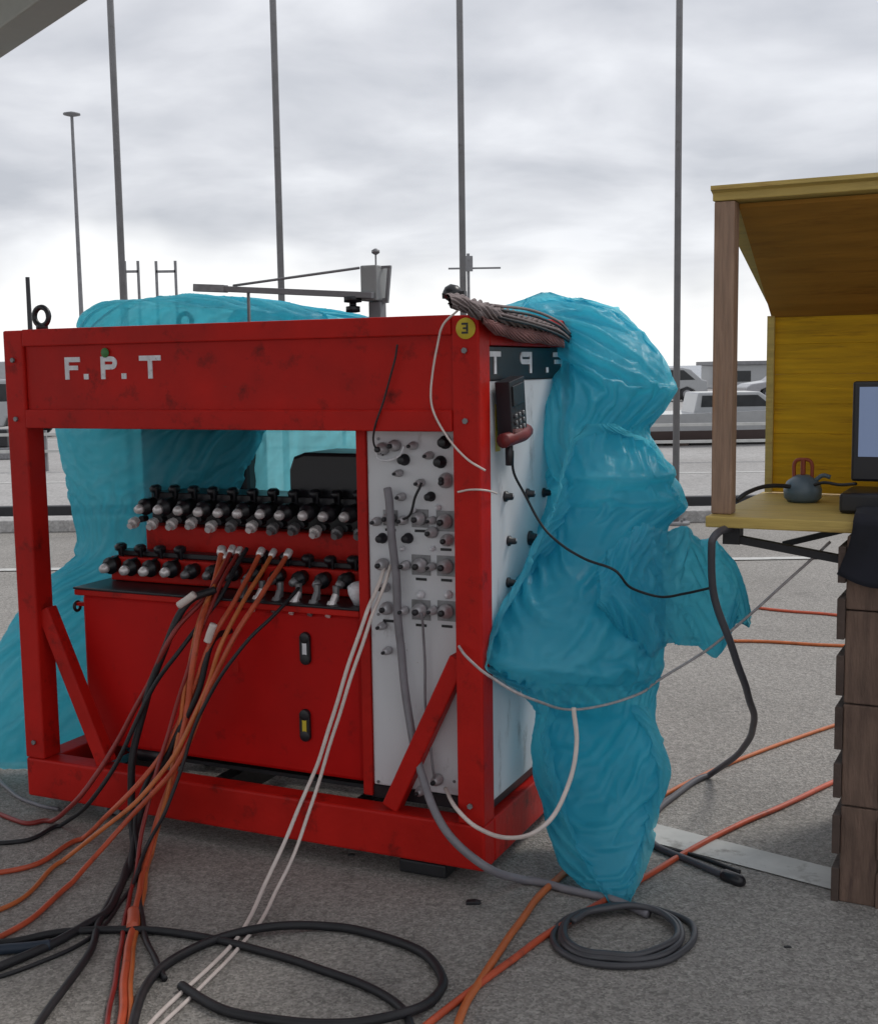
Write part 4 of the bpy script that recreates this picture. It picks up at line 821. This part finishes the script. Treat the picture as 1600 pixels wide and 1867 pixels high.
cable('hose', [(555, 1060, .2), (500, 1120, .05), (440, 1180, -.04), (372, 1290, -.07), (330, 1400, -.12), (300, 1480, -.18), (268, 1540, -.22), (240, 1620, 'g'), (170, 1705, 'g'), (60, 1760, 'g'), (-60, 1800, 'g')], .006, RUBBER, 'thinnest black hose coming from the right side of the tank top', 'hose', hg)
# pale sleeves
for pts, lab in (([(326, 1104, -.035), (352, 1084, -.03)], 'pale pink sleeve on the dark red hose near the tank lid'), ([(378, 1170, -.05), (392, 1138, -.045)], 'pale pink sleeve in the middle of the hose bundle')):
    cable('hose_sleeve', pts, .0125, PINKW, lab, 'sleeve', 'pale sleeves on the hoses', n=12)
cable('hose_joint', [(243, 1662, ('gz', .018)), (240, 1692, ('gz', .018))], .017, mat('joint_red', (.5, .10, .05), .5), 'red orange joint on the hose lying on the asphalt', 'hose joint', n=12)
# white tubes
def clip(b, S): pass
cable('tube', [(700, 1035, .08), (683, 1080, .03), (664, 1125, -.03), (630, 1235, -.06), (590, 1360, -.09), (557, 1440, -.12), (520, 1530, -.2), (484, 1615, -.31), (440, 1702, 'g'), (380, 1765, 'g'), (320, 1820, 'g'), (255, 1890, 'g')], .006, PINKW, 'left one of two thin white tubes crossing the front of the tank', 'tube', 'thin white tubes')
cable('tube', [(712, 1030, .08), (690, 1090, .03), (672, 1135, -.03), (640, 1240, -.06), (605, 1350, -.08), (578, 1430, -.11), (545, 1530, -.18), (512, 1610, -.28), (470, 1690, 'g'), (400, 1765, 'g'), (335, 1830, 'g'), (270, 1895, 'g')], .0055, PINKW, 'right one of two thin white tubes crossing the front of the tank', 'tube', 'thin white tubes')
# black loops on the ground
cable('cable', [(-60, 1722, 'g'), (20, 1718, 'g'), (100, 1702, 'g'), (190, 1695, 'g'), (300, 1698, 'g'), (400, 1716, 'g'), (500, 1742, 'g'), (600, 1772, 'g'), (690, 1808, 'g'), (735, 1845, 'g'), (750, 1900, 'g')], .011, RUBBER, 'long black cable crossing the asphalt from the left edge under the loop', 'cable', 'black cables on the asphalt')
cable('cable', [(235, 1890, 'g'), (262, 1805, 'g'), (320, 1748, 'g'), (410, 1708, 'g'), (500, 1690, ('gz', .022)), (600, 1690, 'g'), (700, 1708, 'g'), (775, 1740, 'g'), (806, 1785, 'g'), (785, 1825, 'g'), (735, 1848, ('gz', .024)), (640, 1866, 'g'), (540, 1864, 'g'), (430, 1848, 'g'), (370, 1826, 'g'), (328, 1798, 'g')], .0125, RUBBER, 'thick black cable lying in one large loop at the bottom', 'cable', 'black cables on the asphalt')
cable('cable', [(-60, 1742, 'g'), (0, 1732, 'g'), (45, 1728, 'g'), (95, 1722, 'g')], .015, mat('blue_black_cable', (.018, .03, .05), .5), 'short thick blue black cable end at the left edge', 'cable', 'black cables on the asphalt')
# grey hose over the cabinet
cable('hose', [(706, 890, .07), (712, 930, .055), (722, 1050, .06), (726, 1160, .06), (740, 1270, .06), (752, 1340, .05), (770, 1410, .03), (790, 1475, -.03), (830, 1538, -.06), (890, 1585, -.03), (960, 1606, 'g'), (1040, 1622, 'g'), (1120, 1642, 'g'), (1180, 1668, 'g')], .0125, GREYH, 'grey hose running down the white cabinet and out to the coil', 'hose')
cable('cable', [(768, 1118, .055), (772, 1180, .075), (778, 1290, .08), (790, 1400, .06), (795, 1430, .09)], .004, GREYH, 'thin grey wire down the lower half of the white cabinet', 'wire')
cable('cable', [(768, 880, .07), (755, 905, .06), (745, 940, .07), (720, 950, .07)], .004, RUBBER, 'thin black wire looping across the upper white cabinet', 'wire')
cable('cord', [(812, 1438, .07), (835, 1475, -.02), (868, 1508, -.04), (915, 1527, ('s', .1)), (965, 1522, ('s', .2)), (1010, 1485, ('s', .26)), (1040, 1420, ('s', .29)), (1053, 1350, ('s', .30)), (1047, 1290, ('s', .29))], .0065, PINKW, 'white cord hanging in a deep curve in front of the blue bundle', 'cord')
# rope
cable('rope', [(836, 1178, -.012), (860, 1205, -.03), (890, 1232, ('s', .04)), (950, 1268, ('s', .15)), (1030, 1293, ('Y', 3.58)), (1100, 1286, ('Y', 3.60)), (1165, 1265, ('Y', 3.66)), (1200, 1240, ('Y', 3.74)), (1300, 1176, ('Y', 3.72)), (1400, 1092, ('Y', 3.62)), (1512, 988, ('Y', 3.52))], .0042, ROPE, 'thin grey rope tied round the blue bundle and stretched to the booth', 'rope')
cable('cord', [(840, 560, -.02), (808, 590, -.03), (797, 625, -.02), (789, 680, -.015), (790, 742, -.012), (815, 795, -.02), (850, 835, -.012), (884, 858, ('s', .02))], .0032, PINKW, 'thin pale string hanging from the shackle over the beam', 'string')
cable('cord', [(724, 628, -.006), (712, 680, -.008), (698, 730, -.008), (684, 775, -.01), (684, 810, .05), (700, 830, .08)], .003, RUBBER, 'thin dark string hanging on the red beam left of the pale one', 'string')
cable('cord', [(834, 897, -.005), (855, 893, -.008), (884, 894, -.006), (905, 900, ('s', .012))], .003, PINKW, 'short pale string wrapped round the right front post', 'string')
cable('cable', [(934, 822, ('s', .03)), (936, 862, ('s', .02)), (960, 905, ('s', .04)), (1000, 972, ('Y', 3.70)), (1060, 1017, ('Y', 3.53)), (1118, 1040, ('Y', 3.46)), (1150, 1072, ('Y', 3.50)), (1205, 1088, ('Y', 3.62)), (1250, 1082, ('Y', 3.70)), (1295, 1072, ('Y', 3.74))], .004, RUBBER, 'thin black pendant cable running across the blue bundle', 'cable')
# right side
cable('cable', [(1462, 892, ('Y', 3.88)), (1430, 886, ('Y', 3.88)), (1395, 887, ('Y', 3.84)), (1362, 898, ('Y', 3.78)), (1342, 912, ('Y', 3.76))], .007, RUBBER, 'short dark cable curving from the canister to the timber post', 'cable')
cable('cable', [(1338, 962, ('Y', 3.62)), (1318, 966, ('Y', 3.54)), (1303, 980, ('Y', 3.50)), (1299, 1000, ('Y', 3.50)), (1300, 1080, ('Y', 3.55)), (1328, 1170, ('Y', 3.6)), (1362, 1260, ('Y', 3.75)), (1374, 1315, ('Y', 3.95)), (1348, 1372, ('Y', 4.25)), (1290, 1415, 'g'), (1215, 1462, 'g'), (1184, 1500, 'g'), (1190, 1538, 'g'), (1260, 1572, 'g'), (1345, 1606, 'g')], .0115, mat('charcoal_cable', (.075, .073, .085), .5), 'thick charcoal cable hanging from under the booth shelf to the ground', 'cable', None,
      lambda b, S: b.lathe(S[-1]-(S[-1]-S[-4]).normalized()*.06, (S[-1]-S[-4]), [(0, .013), (.01, .02), (.07, .02), (.08, .012)], BLACK, 12))
cable('cable', [(1180, 1545, 'g'), (1230, 1552, 'g'), (1290, 1568, 'g'), (1350, 1590, 'g')], .007, RUBBER, 'short black cable lying beside the plug of the charcoal cable', 'cable')
cable('cable', [(1560, 882, ('Y', 3.7)), (1530, 884, ('Y', 3.78)), (1500, 880, ('Y', 3.84)), (1470, 890, ('Y', 3.88))], .005, RUBBER, 'short black cable from the canister to the monitor', 'cable')
cable('cord', [(1560, 1310, 'g'), (1510, 1326, 'g'), (1440, 1350, 'g'), (1380, 1372, 'g'), (1300, 1405, 'g'), (1205, 1452, 'g'), (1150, 1490, 'g')], .008, BRIGHTOR, 'orange cord on the ground, upper of the two reaching the pallet', 'cord', 'orange cords on the right')
cable('cord', [(1570, 1402, 'g'), (1510, 1430, 'g'), (1430, 1468, 'g'), (1350, 1502, 'g'), (1262, 1548, 'g'), (1170, 1602, 'g'), (1080, 1655, 'g'), (1000, 1702, 'g'), (930, 1752, 'g'), (860, 1805, 'g'), (760, 1885, 'g')], .0095, ORANGE, 'long red orange cord running from the pallet to the bottom edge', 'cord', 'orange cords on the right')
cable('cord', [(1100, 1540, 'g'), (1045, 1580, 'g'), (985, 1632, 'g'), (940, 1690, 'g'), (908, 1738, 'g'), (880, 1785, 'g'), (850, 1830, 'g'), (825, 1895, 'g')], .0105, BRIGHTOR, 'bright orange cord coming from under the rack to the bottom edge', 'cord', 'orange cords on the right')
cable('cord', [(1560, 1178, 'g'), (1500, 1176, 'g'), (1400, 1170, 'g'), (1310, 1168, 'g'), (1230, 1160, 'g')], .009, BRIGHTOR, 'far orange cord lying level behind the charcoal cable', 'cord', 'orange cords on the right')
cable('cord', [(1560, 1125, 'g'), (1500, 1119, 'g'), (1430, 1114, 'g'), (1380, 1108, 'g')], .009, ORANGE, 'farthest short orange cord left of the pallet', 'cord', 'orange cords on the right')
# coil
def ring(cx, cy, rx, ry, a0, a1, n=14): return [(cx+rx*math.cos(R(a)), cy-ry*math.sin(R(a)), 'g') for a in np.linspace(a0, a1, n)]
C1 = []
for k in range(46):                                          # three and a bit loose turns
    a = R(70+k*26); tn = k*26/360; f_ = 1-.09*tn
    C1.append((1136+4*math.sin(tn*2)+(134*f_+3*math.sin(k*1.7))*math.cos(a), 1710-5*tn-(58*f_+2*math.sin(k*2.3))*math.sin(a), ('gz', .010+.0085*(tn > 1)+.0085*(tn > 2)+.006*(tn > 3))))
cable('coiled_hose', C1, .0095, mat('grey_black_hose', (.055, .055, .062), .42), 'dark grey hose coiled on the asphalt under the tarp tip', 'coiled hose')
cable('coiled_hose', [(x, y, 'g') for x, y in ((60, 1372), (20, 1372), (-5, 1395), (0, 1425), (30, 1452), (70, 1468), (110, 1475))], .007, GREYH, 'thin grey hose curled behind the left foot of the rack', 'hose')
# small debris
for x, y, s in ((862, 1648, .022), (1435, 1728, .010), (640, 1560, .012)):
    p = G(x, y); b = MB(); b.prism([(-s, 0), (s*.9, 0), (s*1.1, s*.25), (s*.3, s*.5), (-s*.8, s*.4)], RUBBER, -s*.5, s*.5); o = b.build('rubber_scrap', bev=.002); o.location = p
    tag(o, {862: 'small black rubber scrap on the asphalt below the frame corner', 1435: 'tiny black scrap on open asphalt at lower right', 640: 'small dark scrap under the front rail of the rack'}[x], 'scrap', 'scraps on the asphalt')
